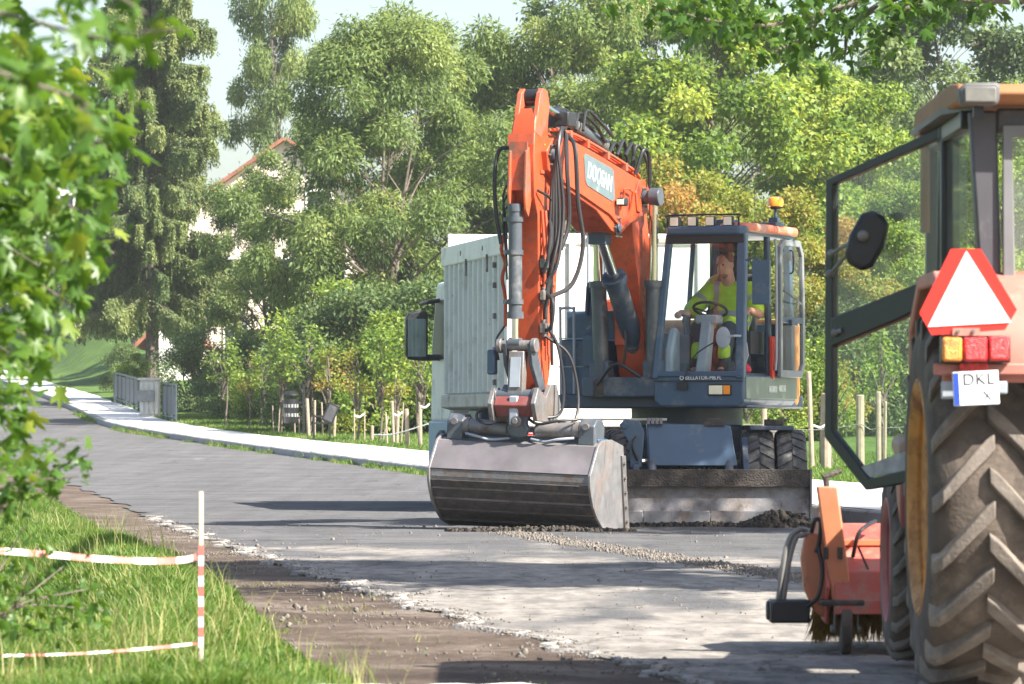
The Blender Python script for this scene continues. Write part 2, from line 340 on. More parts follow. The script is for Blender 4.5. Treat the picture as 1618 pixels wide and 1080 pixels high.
# pale ragged lip of broken asphalt along the shoulder
M_LIP = mat('broken_asphalt_lip', (.27,.245,.22), .95, var=.35, vs=14, bump=.6, bs=45)
LY = np.arange(19.5, 56, .06); V = []; F = []; n_ = 0
def ln(y, k): return .5+.5*math.sin(y*3.1*k+k)*math.sin(y*1.7*k+2*k)+.35*math.sin(y*9.3*k)
for i, y in enumerate(LY):
    c = XLw(y); w_ = max(0, .02*ln(y, .45)+.014*ln(y, 1.1)+.009*ln(y, 3.1)-.003)+.006*RNG.random(); j = .004*RNG.normal()
    z = float(zr(y)); V += [(c-.02+j, y, z-.03), (c+.005+j, y, z+.011), (c+.005+w_+j, y, z+.012), (c+.02+w_+j, y, z-.004)]
    if i and w_ > .005:
        o = 4*i; F += [(o-4+k, o-3+k, o+1+k, o+k) for k in range(3)]
o = npmesh('asphalt_lip', V, F, M_LIP); o['kind'] = 'structure'
# broken edge crumbs along the old asphalt edge, loose stones, pale slab by the camera
M_CRUMB = mat('crumbled_edge', (.30,.27,.24), .95, var=.25, vs=30, bump=.4)
def rocks(name, pts, sizes, m, flat=.5):
    base = np.array([(math.sin(t)*math.cos(a), math.sin(t)*math.sin(a), math.cos(t)) for t in (.5, 1.4, 2.3) for a in np.arange(5)*1.2566+t] + [(0,0,1),(0,0,-1)])
    fb = []
    for j in range(2):
        for i in range(5):
            a, b, c, d = j*5+i, j*5+(i+1) % 5, (j+1)*5+(i+1) % 5, (j+1)*5+i; fb += [(a, d, c), (a, c, b)]
    fb += [(15, i, (i+1) % 5) for i in range(5)] + [(16, 10+(i+1) % 5, 10+i) for i in range(5)]
    fb = np.array(fb); Vs = []; Fs = []
    for k, (p, s) in enumerate(zip(pts, sizes)):
        a = RNG.uniform(0, 6.28); c, q = math.cos(a), math.sin(a)
        b = base*RNG.uniform(.65, 1.25, (17, 1))*np.array((s, s*RNG.uniform(.6, 1.1), s*flat))
        b = np.stack([b[:,0]*c-b[:,1]*q, b[:,0]*q+b[:,1]*c, b[:,2]], 1)+np.array(p); Vs.append(b); Fs.append(fb+17*k)
    return npmesh(name, np.concatenate(Vs), np.concatenate(Fs), m)
pts = []; sz = []
for i in range(2600):
    y = 20+RNG.random()**1.2*36; x = XLw(y)+.01+RNG.normal(0, .07); s = RNG.uniform(.004, .014) if RNG.random() < .95 else RNG.uniform(.014, .03); pts.append((x, y, float(zr(y))+.006)); sz.append(s)
o = rocks('broken_asphalt_edge', pts, sz, M_CRUMB, .3); tag(o, 'pale crumbled edge of the old asphalt beside the dirt shoulder', 'rubble', kind='stuff')
pts = []; sz = []
for i in range(4200):
    if RNG.random() < .55: y = RNG.uniform(20, 52); x = RNG.uniform(float(XL(y))-.1, float(XK(y))-.5)
    else: y = RNG.uniform(20, 50); x = RNG.uniform(float(XG(y))-.1, float(XL(y)))
    if float(wob(x*1.3, y, 1.2)) < .25*RNG.normal(): continue
    pts.append((x, y, float(zr(y))+.002)); sz.append(RNG.uniform(.004, .012) if RNG.random() < .95 else RNG.uniform(.012, .03))
# long ridge of swept gravel running from the bucket towards the sweeper
for i in range(5200):
    t = RNG.random(); p0 = at(800, 842, 47.5); p1 = at(1330, 925, 32.5)
    x = p0.x+(p1.x-p0.x)*t+RNG.normal(0, .09); y = p0.y+(p1.y-p0.y)*t+RNG.normal(0, .35)
    pts.append((x, y, .012*RNG.random())); sz.append(RNG.uniform(.005, .014) if RNG.random() < .95 else RNG.uniform(.012, .025))
M_STONE = mat('gravel', (.2,.175,.15), .95, var=.4, vs=25)
o = rocks('loose_gravel', pts, sz, M_STONE, .7); tag(o, 'loose gravel and swept grit scattered over the road', 'gravel', kind='stuff')
M_SLAB = mat('pale_concrete', (.6,.56,.5), .9, var=.12, vs=4, bump=.3)
s = MB(); poly = [(-.95,19.0)]+[(-.95+i*.09, 20.05+.10*math.sin(i*1.9)+.08*math.sin(i*.7+1)-.004*i) for i in range(13)]+[(.25,19.0)]
s.prism(poly, -.03, .012, lambda a, b, w: (a, b, w)); o = s.build('concrete_apron', M_SLAB); o['kind'] = 'structure'
# ------------------------------------------------------------ vegetation
def unit(a): return a/np.maximum(np.linalg.norm(a, axis=1, keepdims=True), 1e-9)
def leafgeo(P, A, Nn, L, W, fold=.12):
    A = unit(A); B = unit(np.cross(Nn, A)); Nn = np.cross(A, B); L = L[:,None]; W = W[:,None]
    V = np.stack([P, P+A*L*.45+B*W*.5+Nn*W*fold, P+A*L-Nn*L*.08, P+A*L*.45-B*W*.5+Nn*W*fold], 1).reshape(-1, 3)
    i = np.arange(len(P))[:,None]*4
    return V, np.concatenate([i+np.array([[0,1,2]]), i+np.array([[0,2,3]])], 1).reshape(-1, 3)
M_WILLOW = leafmat('foliage_willow', [(0,(.06,.10,.03)),(1,(.30,.355,.115)),(.5,(.15,.22,.068))], .48)
M_BROAD = leafmat('foliage_broad', [(0,(.06,.115,.02)),(1,(.36,.41,.09)),(.5,(.165,.26,.05))], .5)
M_AUTUMN = leafmat('foliage_turning', [(0,(.09,.13,.022)),(1,(.40,.25,.08)),(.6,(.26,.29,.06))], .5)
M_DARKL = leafmat('foliage_dark', [(0,(.05,.095,.035)),(1,(.2,.26,.09)),(.5,(.11,.165,.055))], .4)
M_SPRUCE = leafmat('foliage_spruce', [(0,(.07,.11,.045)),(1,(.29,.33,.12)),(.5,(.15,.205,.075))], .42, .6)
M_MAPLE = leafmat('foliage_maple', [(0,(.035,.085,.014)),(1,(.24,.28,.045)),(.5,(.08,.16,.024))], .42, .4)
M_GRASS = leafmat('grass_blades', [(0,(.05,.11,.016)),(1,(.38,.35,.14)),(.5,(.11,.2,.026))], .42)
M_BARK = mat('bark', (.13,.105,.085), .95, var=.35, vs=7, bump=.9, bs=25)
M_BARKP = mat('pale_bark', (.3,.27,.23), .95, var=.3, vs=7, bump=.7, bs=25)
def crown_mesh(seed, H_, R, z0, nclump, per, Ls, Ws, m, rc=(.14,.24), droop=.3, lean=0, stems=1, bark=None, top=.5, tintsh=0., fill=.5):
    """returns (trunk mesh, crown mesh): clumps on limbs, leaves in the clumps"""
    r = np.random.default_rng(seed); C = []
    while len(C) < nclump:
        t = r.random(); zz = z0+(H_-z0)*t
        env = math.sin(math.pi*min(1, (t*.82+.16)**(.8+top*.4)))**.62
        a = r.uniform(0, 6.283); q = (fill+(1-fill)*r.random()**.5 if r.random() < .85 else r.random())*R*env*(1+.22*math.sin(3*a+seed)+.15*math.sin(5*a+2*seed+7*t))
        C.append((q*math.cos(a)+lean*t, q*math.sin(a), zz))
    C = np.array(C); rad = r.uniform(*rc, nclump)*R
    n = (per*(rad/rad.mean())**2).astype(int); idx = np.repeat(np.arange(nclump), n); N = len(idx)
    D = unit(r.normal(size=(N, 3))); rr = r.random(N)**.42
    P = C[idx]+D*(rad[idx]*rr*(1+.45*(r.random(N) < .12)*r.random(N)))[:,None]*np.array((1.12,1.12,.8))
    P[:,2] -= droop*rad[idx]*np.hypot(D[:,0], D[:,1])*rr**2
    P += r.normal(0, .04, P.shape)
    A = D*.7+r.normal(0, .6, (N, 3)); A[:,2] -= droop*1.6
    Nn = D*.5+np.array((0,0,.7))+r.normal(0, .55, (N, 3))
    V, F = leafgeo(P, A, Nn, r.uniform(.7, 1.3, N)*Ls, r.uniform(.75, 1.25, N)*Ws)
    ti = np.clip(r.normal(.45, .2, N)+r.normal(0, .17, nclump)[idx]+tintsh, 0, 1)
    cm = npmesh('crown_data', V, F, m, tint=np.repeat(ti, 2)); cme = cm.data; bpy.data.objects.remove(cm)
    T = MB(); tr = .035*H_/10*2.2
    for s_ in range(stems):
        sx, sy = (0, 0) if stems == 1 else (r.uniform(-.3, .3), r.uniform(-.3, .3)); ex = lean*.8+(r.uniform(-.35, .35)*R if stems > 1 else r.uniform(-.1, .1)*R); ey = r.uniform(-.2, .2)*R
        tp = [(sx+ex*t**1.4+.12*math.sin(3*t+s_+seed), sy+ey*t**1.4, -.25+t*(H_*.86+.25)) for t in np.linspace(0, 1, 8)]
        T.tube(tp, lambda t: tr/(stems**.4)*(1.15-t)*(1+.5*max(0, .08-t)/.08)+.01, 9, 3)
        for k in range(s_, nclump, stems):
            c = C[k]; h = max(z0*.55, c[2]-.55*math.hypot(c[0], c[1])-.4); t = min(.97, (h+.25)/(H_*.86+.25))
            b = Vector((sx+ex*t**1.4, sy+ey*t**1.4, h)); e = Vector(c); mid = b*.5+e*.5+Vector((0, 0, .12*R))
            T.tube([b, mid, e], lambda q: (.04+.006*R)*(1-.85*q)*(1.2-t), 5, 3)
    tm = T.build('trunk_data', bark or M_BARK); tme = tm.data; bpy.data.objects.remove(tm)
    return tme, cme
def put_tree(name, meshes, x, y, s, rz, label, cat='tree', group=None, sz=None):
    e = empty(name, (x, y, float(H(x, y))), label, cat, group, rz); e.scale = (s, s, sz or s)
    for n, me in zip(('trunk', 'crown'), meshes):
        o = bpy.data.objects.new(n, me); COL.objects.link(o); o.parent = e
    return e
WIL = crown_mesh(3, 12, 3.5, 2.2, 92, 640, .19, .064, M_WILLOW, droop=.45, stems=2, lean=.4)
WIL2 = crown_mesh(14, 12, 3.0, 2.5, 76, 600, .19, .066, M_WILLOW, droop=.35, lean=-.3, fill=.4, tintsh=.12)
BRO = crown_mesh(21, 12, 3.6, 2.0, 96, 470, .17, .13, M_BROAD, droop=.2, tintsh=.15)
AUT = crown_mesh(33, 8, 2.6, .7, 60, 380, .13, .1, M_AUTUMN, droop=.15, tintsh=.06, top=.2)
DRK = crown_mesh(44, 13, 3.8, 2.2, 84, 500, .18, .12, M_DARKL, droop=.25)
BUSH = crown_mesh(52, 3.2, 1.7, .15, 34, 330, .12, .075, M_BROAD, droop=.15, rc=(.2,.34), stems=3, top=.1, fill=.3)
BUSHD = crown_mesh(57, 3.2, 1.8, .15, 34, 330, .12, .07, M_DARKL, droop=.15, rc=(.2,.34), stems=3, top=.1, fill=.3)
SAP = crown_mesh(63, 2.5, .42, 1.1, 16, 42, .095, .065, M_BROAD, rc=(.3,.5), droop=.1, bark=M_BARK)
SAPR = crown_mesh(66, 2.4, .36, 1.1, 12, 34, .09, .06, M_AUTUMN, rc=(.3,.5), droop=.1, bark=M_BARK, tintsh=.12)

def spruce_mesh(seed, H_, R):
    r = np.random.default_rng(seed); T = MB(); T.tube([(0,0,-.3),(0.05,0,H_*.5),(0,0,H_)], lambda t: .24*(1.04-t)+.01, 10, 4)
    PP, AA, NN, LL, WW, TI = [], [], [], [], [], []
    z = 3.5
    while z < H_-.4:
        t = z/H_; env = R*(1-t)**.62*(.86 if t > .12 else .7+1.3*t); nb = 6 if t < .8 else 4
        for k in range(nb):
            a = r.uniform(0, 6.283); L = env*r.uniform(.72, 1.12); d = np.array((math.cos(a), math.sin(a), 0)); tz = r.normal(0, .12)
            dr = r.uniform(.28, .42)*L*(1-.5*t); s = np.linspace(0, 1, 12)
            path = np.stack([d[0]*L*s, d[1]*L*s, z+.10*L*s-dr*s**1.3*1.5+.30*L*s**3*.5], 1)
            T.tube([tuple(p) for p in path[::3]]+[tuple(path[-1])], lambda q: .035*(1-.8*q)*(1.1-t), 4, 1)
            nt = int(30*L+8)
            for i in range(nt):
                q = .12+.88*r.random()**.75; p = np.array([np.interp(q, s, path[:,c]) for c in range(3)]); side = np.array((-d[1], d[0], 0))*r.choice((-1, 1))
                hl = r.uniform(.3, 1.15)*(1.15-.5*q)*(1-.35*t)+.06; m_ = int(hl*30)+4
                w = np.linspace(0, 1, m_)[:,None]; out = side*r.uniform(.02, .26)*hl+d*r.uniform(0, .22)*hl
                tw = p+out*np.sqrt(w)+np.array((0,0,-hl))*w**1.15
                dirv = np.gradient(tw, axis=0)
                PP.append(tw+r.normal(0, .025, tw.shape)); AA.append(unit(dirv)*.8+r.normal(0, .42, tw.shape)); NN.append(r.normal(0, 1, tw.shape)+np.array((0,0,.3)))
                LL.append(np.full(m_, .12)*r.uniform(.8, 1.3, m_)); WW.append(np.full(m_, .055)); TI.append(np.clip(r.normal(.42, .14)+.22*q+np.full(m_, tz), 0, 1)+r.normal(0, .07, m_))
        z += .44*(1-.45*t)
    V, F = leafgeo(np.concatenate(PP), np.concatenate(AA), np.concatenate(NN), np.concatenate(LL), np.concatenate(WW))
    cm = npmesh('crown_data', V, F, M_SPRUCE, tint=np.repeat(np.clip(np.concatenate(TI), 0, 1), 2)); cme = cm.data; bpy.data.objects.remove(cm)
    tm = T.build('trunk_data', M_BARK); tme = tm.data; bpy.data.objects.remove(tm); return tme, cme
SPR = spruce_mesh(5, 19, 4.9)
def tx(px, d): return (px-809)/FPX*d
put_tree('spruce_tree', SPR, tx(240,168), 168, 1, 0, 'tall spruce with drooping curtains of twigs behind the railing')
put_tree('spruce_tree', SPR, tx(212,196), 196, .62, 2.1, 'slimmer spruce standing close behind the tall spruce', sz=1.05)
put_tree('ash_tree', WIL2, tx(448,208), 208, .8, .5, 'slender tree rising highest just right of the open sky gap', sz=1.5)
put_tree('willow_tree', WIL, tx(592,140), 140, 1.0, 0, 'large willow with leaning trunk in front of the pink house', sz=.99)
put_tree('willow_tree', WIL2, tx(655,147), 147, 1.0, 2.6, 'grey green willow left of the excavator arm above the truck', sz=1.0)
put_tree('willow_tree', WIL, tx(770,156), 156, .92, 3.9, 'pale willow directly behind the excavator arm', sz=.98)
put_tree('willow_tree', WIL2, tx(905,150), 150, 1.15, 1.2, 'tall willow above the excavator boom with sky showing through')
put_tree('willow_tree', WIL, tx(1010,168), 168, 1.1, 5.2, 'hazy willow further back between boom and excavator cab', sz=1.25)
put_tree('lime_tree', BRO, tx(1135,143), 143, 1.05, .4, 'bright yellow green broadleaf tree above the excavator cab')
put_tree('lime_tree', BRO, tx(1345,150), 150, .86, 2.0, 'rounded light green tree between excavator and open tractor door')
put_tree('dark_tree', DRK, tx(1510,178), 178, 1.18, 1.0, 'dark blue green tree behind the tractor roof')
put_tree('dark_tree', DRK, tx(1270,195), 195, 1.0, 3.0, 'dark tree far back in the gap between the two light green trees')
put_tree('lime_tree', BRO, tx(1590,140), 140, .8, 4.4, 'light green tree seen through the tractor rear window')
put_tree('small_tree', AUT, tx(1085,126), 126, .93, .2, 'small tree with orange tinged leaves behind the excavator cab roof')
put_tree('small_tree', AUT, tx(1255,122), 122, .8, 2.2, 'small yellowing tree right behind the orange beacon')
put_tree('small_tree', AUT, tx(960,132), 132, .72, 4.0, 'low yellowing tree behind the boom and white truck')
put_tree('young_willow', WIL2, tx(425,160), 160, .70, 1.0, 'young willow half hiding the pink house')
put_tree('small_tree', BRO, tx(1420,128), 128, .55, 1.1, 'small fresh green tree seen through the open tractor door')
for i, (px, d, s) in enumerate([(-40,270,1.1),(640,240,.45),(850,235,.6),(1120,240,1.15),(1400,235,1.15)]):
    put_tree('dark_tree', DRK, tx(px,d), d, s, i*1.3, ['dark tree on the far hill behind the left foliage','dark tree far behind the large willow','dark tree far behind the excavator boom','dark tree far behind the excavator cab','dark tree far behind the open tractor door'][i])
bl = [(300,150,BUSHD,.75),(385,141,BUSHD,.7),(432,136,BUSH,.75),(500,128,BUSHD,.95),(540,134,BUSH,1.25),(580,127,BUSHD,1.15),(625,125,BUSH,.98),(668,127,BUSHD,1.2),(712,126,BUSH,1.25),(770,130,BUSHD,1.3),(865,128,BUSH,1.3),(985,124,BUSH,1.35),(1265,118,BUSH,.8),(1310,122,BUSHD,1.0),(1362,124,BUSH,1.05),(1412,123,BUSHD,1.05),(1470,126,BUSH,1.2)]
for i, (px, d, me, s) in enumerate(bl):
    put_tree('shrub', me, tx(px,d), d, s, i*2.1, '%s %s shrub of the thicket behind the pavement, %s from the left' % ('tall' if s > 1.1 else 'leafy', 'dark green' if me is BUSHD else 'light green', ORD[i]), 'shrub', 'shrubs of the thicket')
put_tree('hedge_shrub', BUSHD, tx(196,182), 182, .55, .3, 'low shrub behind the left end of the grey railing', 'shrub')
put_tree('hedge_shrub', BUSH, tx(222,168), 168, .5, 1.3, 'small green shrub behind the middle of the grey railing', 'shrub')
# ---- shade trees on the right bank, outside the frame except for one low bough
SHADE = crown_mesh(71, 9.5, 3.4, 3.8, 60, 300, .15, .13, M_MAPLE, droop=.2)
put_tree('maple_tree', SHADE, 8.9, 46.6, .95, .8, 'maple beside the road that throws dappled shade on the excavator', sz=1.13)
# ---- lobed maple leaves: single leaf objects for the big ones
ML = [(0,0)]
for a, rr in [(-150,.30),(-128,.62),(-108,.42),(-92,.55),(-75,.36),(-58,.78),(-42,.92),(-30,.62),(-20,.48),(-12,.72),(0,1.0)]:
    ML.append((rr*math.sin(math.radians(a)), .28+rr*.75*math.cos(math.radians(a))))
ML = ML + [(-x, y) for x, y in ML[1:-1][::-1]]
ML = np.array(ML)
def maple_leaf_mesh(name, m, tint):
    k = len(ML); V = np.concatenate([np.array([[0,.3,.03]]), np.stack([ML[:,0]*.5, ML[:,1]*.9, -.14*np.abs(ML[:,0])-.08*ML[:,1]**2], 1)])
    F = np.array([(0, 1+i, 1+(i+1) % k) for i in range(k)])
    st = np.array([[0,0,0],[.015,-.3,-.12],[-.015,-.3,-.12]]); V = np.concatenate([V, st]); F = np.concatenate([F, [[k+1, k+3, k+2]]])
    return V, F
MLV, MLF = maple_leaf_mesh('leaf', M_MAPLE, .5)
def leaf_datas(m, tints):
    out = []
    for t in tints:
        o = npmesh('leaf_data', MLV, MLF, m, tint=np.full(len(MLF), t)); out.append(o.data); bpy.data.objects.remove(o)
    return out
LD = leaf_datas(M_MAPLE, (.15,.3,.45,.55,.7,.92))
def maple_bough(root, branches, nleaf, size, spread, seed, nobj, reg=None, tshift=0, br_=.012):
    """branches: list of polylines (world); leaves sit along them; the nobj largest in view become objects"""
    r = np.random.default_rng(seed); base = np.array(root.location); B = MB(lambda p: p-Vector(root.location))
    for br in branches: B.tube(br, lambda t: br_*(1-.85*t)+.0015, 6, 4)
    B.build('branch', M_BARK, root)
    lens = [sum((Vector(b[i+1])-Vector(b[i])).length for i in range(len(b)-1)) for b in branches]; pr = np.array(lens)/sum(lens); pos = []
    while len(pos) < nleaf:
        b = branches[r.choice(len(branches), p=pr)]; t = r.random()**.8*(len(b)-1.001); i = int(t)
        p = np.array(b[i])*(1-t+i)+np.array(b[i+1])*(t-i)+r.normal(0, 1, 3)*np.array(spread)
        if reg is None or reg(p): pos.append(p)
    pos = np.array(pos); sx = (pos[:,0]/pos[:,1]*FPX+809); sy = 665-(pos[:,2]-CAM_H)/pos[:,1]*FPX
    vis = (sx > -30) & (sx < 1650) & (sy > -30) & (sy < 1100); order = np.argsort(np.where(vis, pos[:,1], 1e3+pos[:,1]))
    Vs, Fs, Ts = [], [], []; n = 0
    for rank, k in enumerate(order):
        p = pos[k]; s = size*r.uniform(.6, 1.2)
        R = Matrix.Rotation(r.uniform(0, 6.283), 3, 'Z') @ Matrix.Rotation(r.normal(-.55, .5), 3, 'X') @ Matrix.Rotation(r.normal(0, .5), 3, 'Y')
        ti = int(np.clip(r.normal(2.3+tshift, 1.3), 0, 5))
        if rank < nobj:
            o = bpy.data.objects.new('leaf', LD[ti]); COL.objects.link(o); o.parent = root
            o.matrix_local = Matrix.Translation(Vector(p-base)) @ R.to_4x4() @ Matrix.Scale(s, 4)
        else:
            Vs.append((MLV*s) @ np.array(R).T+p-base); Fs.append(MLF+n*len(MLV)); Ts.append(np.full(len(MLF), (.15,.3,.45,.55,.7,.92)[ti])); n += 1
    if n:
        o = npmesh('foliage', np.concatenate(Vs), np.concatenate(Fs), M_MAPLE, root, tint=np.concatenate(Ts)); o['kind'] = 'stuff'
# left foreground maple
def pxof(p): return p[0]/p[1]*FPX+809, 665-(p[2]-CAM_H)/p[1]*FPX
lm = empty('maple_tree', (-3.1, 14.6, 0), 'blurred green maple close by, filling the left edge of the picture', 'tree')
T = MB(lambda p: p-Vector(lm.location)); T.tube([(-3.1,14.6,-.1),(-3.05,14.6,1.5),(-2.9,14.6,3.2),(-2.8,14.5,4.6)], lambda t: .13*(1.1-.6*t), 10, 4); T.build('trunk', M_BARK, lm)
brs = []; r = np.random.default_rng(4)
for (px, py, d) in [(60,150,13.5),(150,230,14.2),(195,250,15),(120,330,14.5),(180,400,15.2),(60,420,14),(110,480,14.5),(40,530,14.5),(70,600,15),(30,660,15),(20,260,13),(90,300,14),(10,740,15.4)]:
    e = at(px, py, d); b = Vector((-2.9, 14.6, min(4.2, e.z+.5+.3*r.random()))); m_ = (b+e)/2+Vector((0,0,.14)); brs.append([tuple(b), tuple(m_), tuple(e)])
def okL(p):
    x, y = pxof(p)
    lim = np.interp(y, [-100,120,240,300,360,430,470,520,580,650,760,800], [235,215,210,175,190,165,125,100,85,65,45,10])
    return x < lim+r.normal(0, 12) and x > -160 and y < 790
maple_bough(lm, brs, 2300, .095, (.11,.6,.12), 8, 300, okL, .15, .007)
lb = empty('maple_bough', (-2.6, 9.6, 2.4), 'strongly blurred maple bough hanging into the top left corner', 'branch')
brs = [[(-2.6,9.6,2.4), tuple(at(40,30,9.6)), tuple(at(190,50,9.4)), tuple(at(285,45,9.3))], [(-2.6,9.6,2.3), tuple(at(20,120,9.8)), tuple(at(120,170,9.8)), tuple(at(170,190,9.6))], [(-2.6,9.6,2.3), tuple(at(0,-30,9.8)), tuple(at(150,-20,9.6)), tuple(at(230,20,9.6))]]
maple_bough(lb, brs, 85, .085, (.045,.25,.045), 12, 85, lambda p: pxof(p)[0] < 300 and pxof(p)[1] < 260, 0, .004)
# low sapling twigs at the left edge
sp_ = empty('maple_sapling', (-1.95, 16.2, .1), 'thin maple sapling twigs at the left edge over the dirt', 'sapling')
brs = [[tuple(at(-40,900,16)), tuple(at(5,800,16)), tuple(at(60,740,16)), tuple(at(112,690,16))], [tuple(at(5,800,16)), tuple(at(60,755,16.2)), tuple(at(140,718,16.2))], [tuple(at(0,770,16)), tuple(at(50,760,16)), tuple(at(125,752,16))]]
maple_bough(sp_, brs, 120, .06, (.035,.1,.028), 15, 120, lambda p: pxof(p)[0] < 150, 0, .006)
bs_ = empty('bramble', (-2.2, 19, .1), 'low leafy bush beside the ditch below the barrier tape', 'shrub')
brs = [[tuple(at(-60,1040,18.5)), tuple(at(20,960,18.6)), tuple(at(60+40*k,860+35*k,18.6+k*.3))] for k in range(4)] + [[tuple(at(-60,1000,18.5)), tuple(at(0,900,19)), tuple(at(40,830,19))]]
maple_bough(bs_, brs, 330, .06, (.07,.2,.06), 19, 300, lambda p: pxof(p)[0] < 235 and pxof(p)[1] > 830 and p[2] > float(H(p[0],p[1]))+.02, -.5, .005)
# bough hanging from the upper right
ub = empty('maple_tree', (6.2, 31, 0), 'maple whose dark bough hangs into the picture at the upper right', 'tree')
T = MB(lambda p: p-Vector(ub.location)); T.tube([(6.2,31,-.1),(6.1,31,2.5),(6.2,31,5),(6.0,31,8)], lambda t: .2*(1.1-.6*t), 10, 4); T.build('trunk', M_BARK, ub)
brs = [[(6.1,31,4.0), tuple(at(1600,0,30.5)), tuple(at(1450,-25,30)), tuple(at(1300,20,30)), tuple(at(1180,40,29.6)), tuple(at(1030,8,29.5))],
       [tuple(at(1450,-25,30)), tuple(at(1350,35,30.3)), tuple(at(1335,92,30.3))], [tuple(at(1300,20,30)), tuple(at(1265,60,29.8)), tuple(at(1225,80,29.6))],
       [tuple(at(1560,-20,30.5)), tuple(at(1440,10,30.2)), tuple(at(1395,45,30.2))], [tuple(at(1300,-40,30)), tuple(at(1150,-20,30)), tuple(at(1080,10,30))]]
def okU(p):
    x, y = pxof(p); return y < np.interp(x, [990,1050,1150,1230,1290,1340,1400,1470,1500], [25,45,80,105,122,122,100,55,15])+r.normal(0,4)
maple_bough(ub, brs, 900, .125, (.18,.45,.11), 23, 300, okU, -2.3, .03)  # leaf tints shifted darker: the bough's canopy shade is put into their colour
tme, cme = crown_mesh(75, 11.6, 2.0, 5.4, 50, 620, .17, .15, M_MAPLE, droop=.1, rc=(.24,.38), fill=.25, top=.1)
o = bpy.data.objects.new('crown', cme); COL.objects.link(o); o.parent = ub; o.location = (.9, -.6, 0)
# ---- grass
def blades(name, X, Y, hgt, wid, m, label, lean=.45, tmean=.45, zoff=0.):
    n = len(X); r = RNG; Z = H(X, Y)-.01+zoff; a = r.uniform(0, 6.283, n); h = hgt*r.uniform(.5, 1.25, n); le = h*r.uniform(.1, lean*2, n)
    d = np.stack([np.cos(a), np.sin(a), np.zeros(n)], 1); b2 = r.uniform(-.9, .9, n); s = np.stack([np.cos(b2), np.sin(b2), np.zeros(n)], 1)*(wid*r.uniform(.6, 1.3, n))[:,None]*.5
    P = np.stack([X, Y, Z], 1); M1 = P+d*(le*.35)[:,None]; M1[:,2] += h*.6; M2 = P+d*le[:,None]; M2[:,2] += h
    V = np.stack([P-s, P+s, M1+s*.8, M1-s*.8, M2], 1).reshape(-1, 3); i = np.arange(n)[:,None]*5
    F = np.concatenate([i+np.array([[0,1,2]]), i+np.array([[0,2,3]]), i+np.array([[3,2,4]])], 1).reshape(-1, 3)
    t = np.clip(r.normal(tmean, .19, n)+.13*wob(X, Y, 1.4)+.08*wob(X, Y, 4.4), 0, 1)
    o = npmesh(name, V, F, m, tint=np.repeat(t, 3)); return tag(o, label, 'grass', kind='stuff')
n = 260000; Y = 17+RNG.random(n)**1.5*62; g_ = XG(Y)
X = -.112*Y-.15 + RNG.random(n)*(g_+.112*Y+.15+.12); edge = g_-X
keep = (edge > .10*wob(X, Y, 3.1)-.02+.16*RNG.random(n)**3) & (np.sin(X*9+Y*2.2)*np.sin(Y*4.1-X*3) > -.85)
X, Y = X[keep], Y[keep]; hg = np.where(XG(Y)-X < .35, .045, .08)+.025*wob(X, Y, 2)
blades('grass', X, Y, np.clip(hg, .03, .15), .0055+.00012*Y, M_GRASS, 'lush grass on the bank at the lower left', tmean=.4)
n = 2600; Y = 17.5+RNG.random(n)**1.3*30; X = XG(Y)-.1-RNG.random(n)*2.2; keep = wob(X, Y, 2.2) > -.1
blades('seed_grass', X[keep], Y[keep], .26, .005, M_GRASS, 'taller straw coloured grass stalks standing above the bank', tmean=.85, lean=.3)
n = 2600; Y = RNG.uniform(19.5, 34, n); X = XG(Y)+RNG.random(n)**2*.9; keep = wob(X, Y, 2.7) > .35
blades('weeds', X[keep], Y[keep], .07, .007, M_GRASS, 'thin straw coloured weeds on the dirt shoulder', tmean=.7)
n = 26000; Y = 36+RNG.random(n)*120; X = XK(Y)-RNG.random(n)**2*.28-.0
keep = (wob(X*.5, Y*.37, 1.1)+.5*wob(X, Y*1.3, 1.9) > .1*RNG.normal(0,2,n)) & (Y > 62); X, Y = X[keep], Y[keep]
blades('kerb_weeds', X, Y, .05+.09*RNG.random(len(X))**2, .014, M_GRASS, 'weeds growing along the foot of the kerb', tmean=.45, zoff=.05)
n = 90000; Y = 70+RNG.random(n)**1.2*75; X = XK(Y)+SW(Y)+RNG.random(n)**1.3*9+.02
keep = np.abs(X/Y) < .118; X, Y = X[keep], Y[keep]
blades('verge_grass', X, Y, .075, .014, M_GRASS, 'mown grass strip behind the pavement', tmean=.42)
# ------------------------------------------------------------ wheeled excavator
M_OR = mat('orange_paint', (.46,.066,.018), .42, var=.12, vs=4, dirt=(.24,.055,.028), dirt_amt=.42, ds=7, coat=.05)
M_ORD = mat('worn_orange', (.5,.085,.03), .5, var=.18, vs=5, dirt=(.16,.09,.065), dirt_amt=.6, ds=6)
M_YEL = mat('faded_orange_cover', (.74,.3,.07), .4, var=.08, dirt=(.45,.3,.16), dirt_amt=.3)
M_GREY = mat('dark_grey_paint', (.045,.066,.1), .4, var=.15, vs=5, dirt=(.2,.19,.17), dirt_amt=.3, ds=3)
M_FRAME = mat('cab_grey', (.05,.09,.145), .35, var=.08, vs=5, dirt=(.2,.2,.19), dirt_amt=.2)
M_STEEL = mat('worn_steel', (.21,.2,.2), .5, metal=.5, var=.25, vs=7, dirt=(.17,.135,.11), dirt_amt=.55, ds=4, bump=.15, bs=40)
M_STEELB = mat('bucket_steel', (.25,.245,.25), .42, metal=.45, var=.22, vs=9, dirt=(.2,.15,.125), dirt_amt=.5, ds=3, bump=.12)
M_MUD_SHADE = mat('muddy_shaded_steel', (.05,.042,.037), .8, var=.4, vs=14, dirt=(.11,.085,.068), dirt_amt=.4, ds=8, bump=.6, bs=50)  # mud tone, darkened further to hold shade of the bucket's down-facing strips
M_CYL = mat('cylinder_paint', (.07,.082,.098), .35, var=.14, dirt=(.22,.2,.17), dirt_amt=.3)
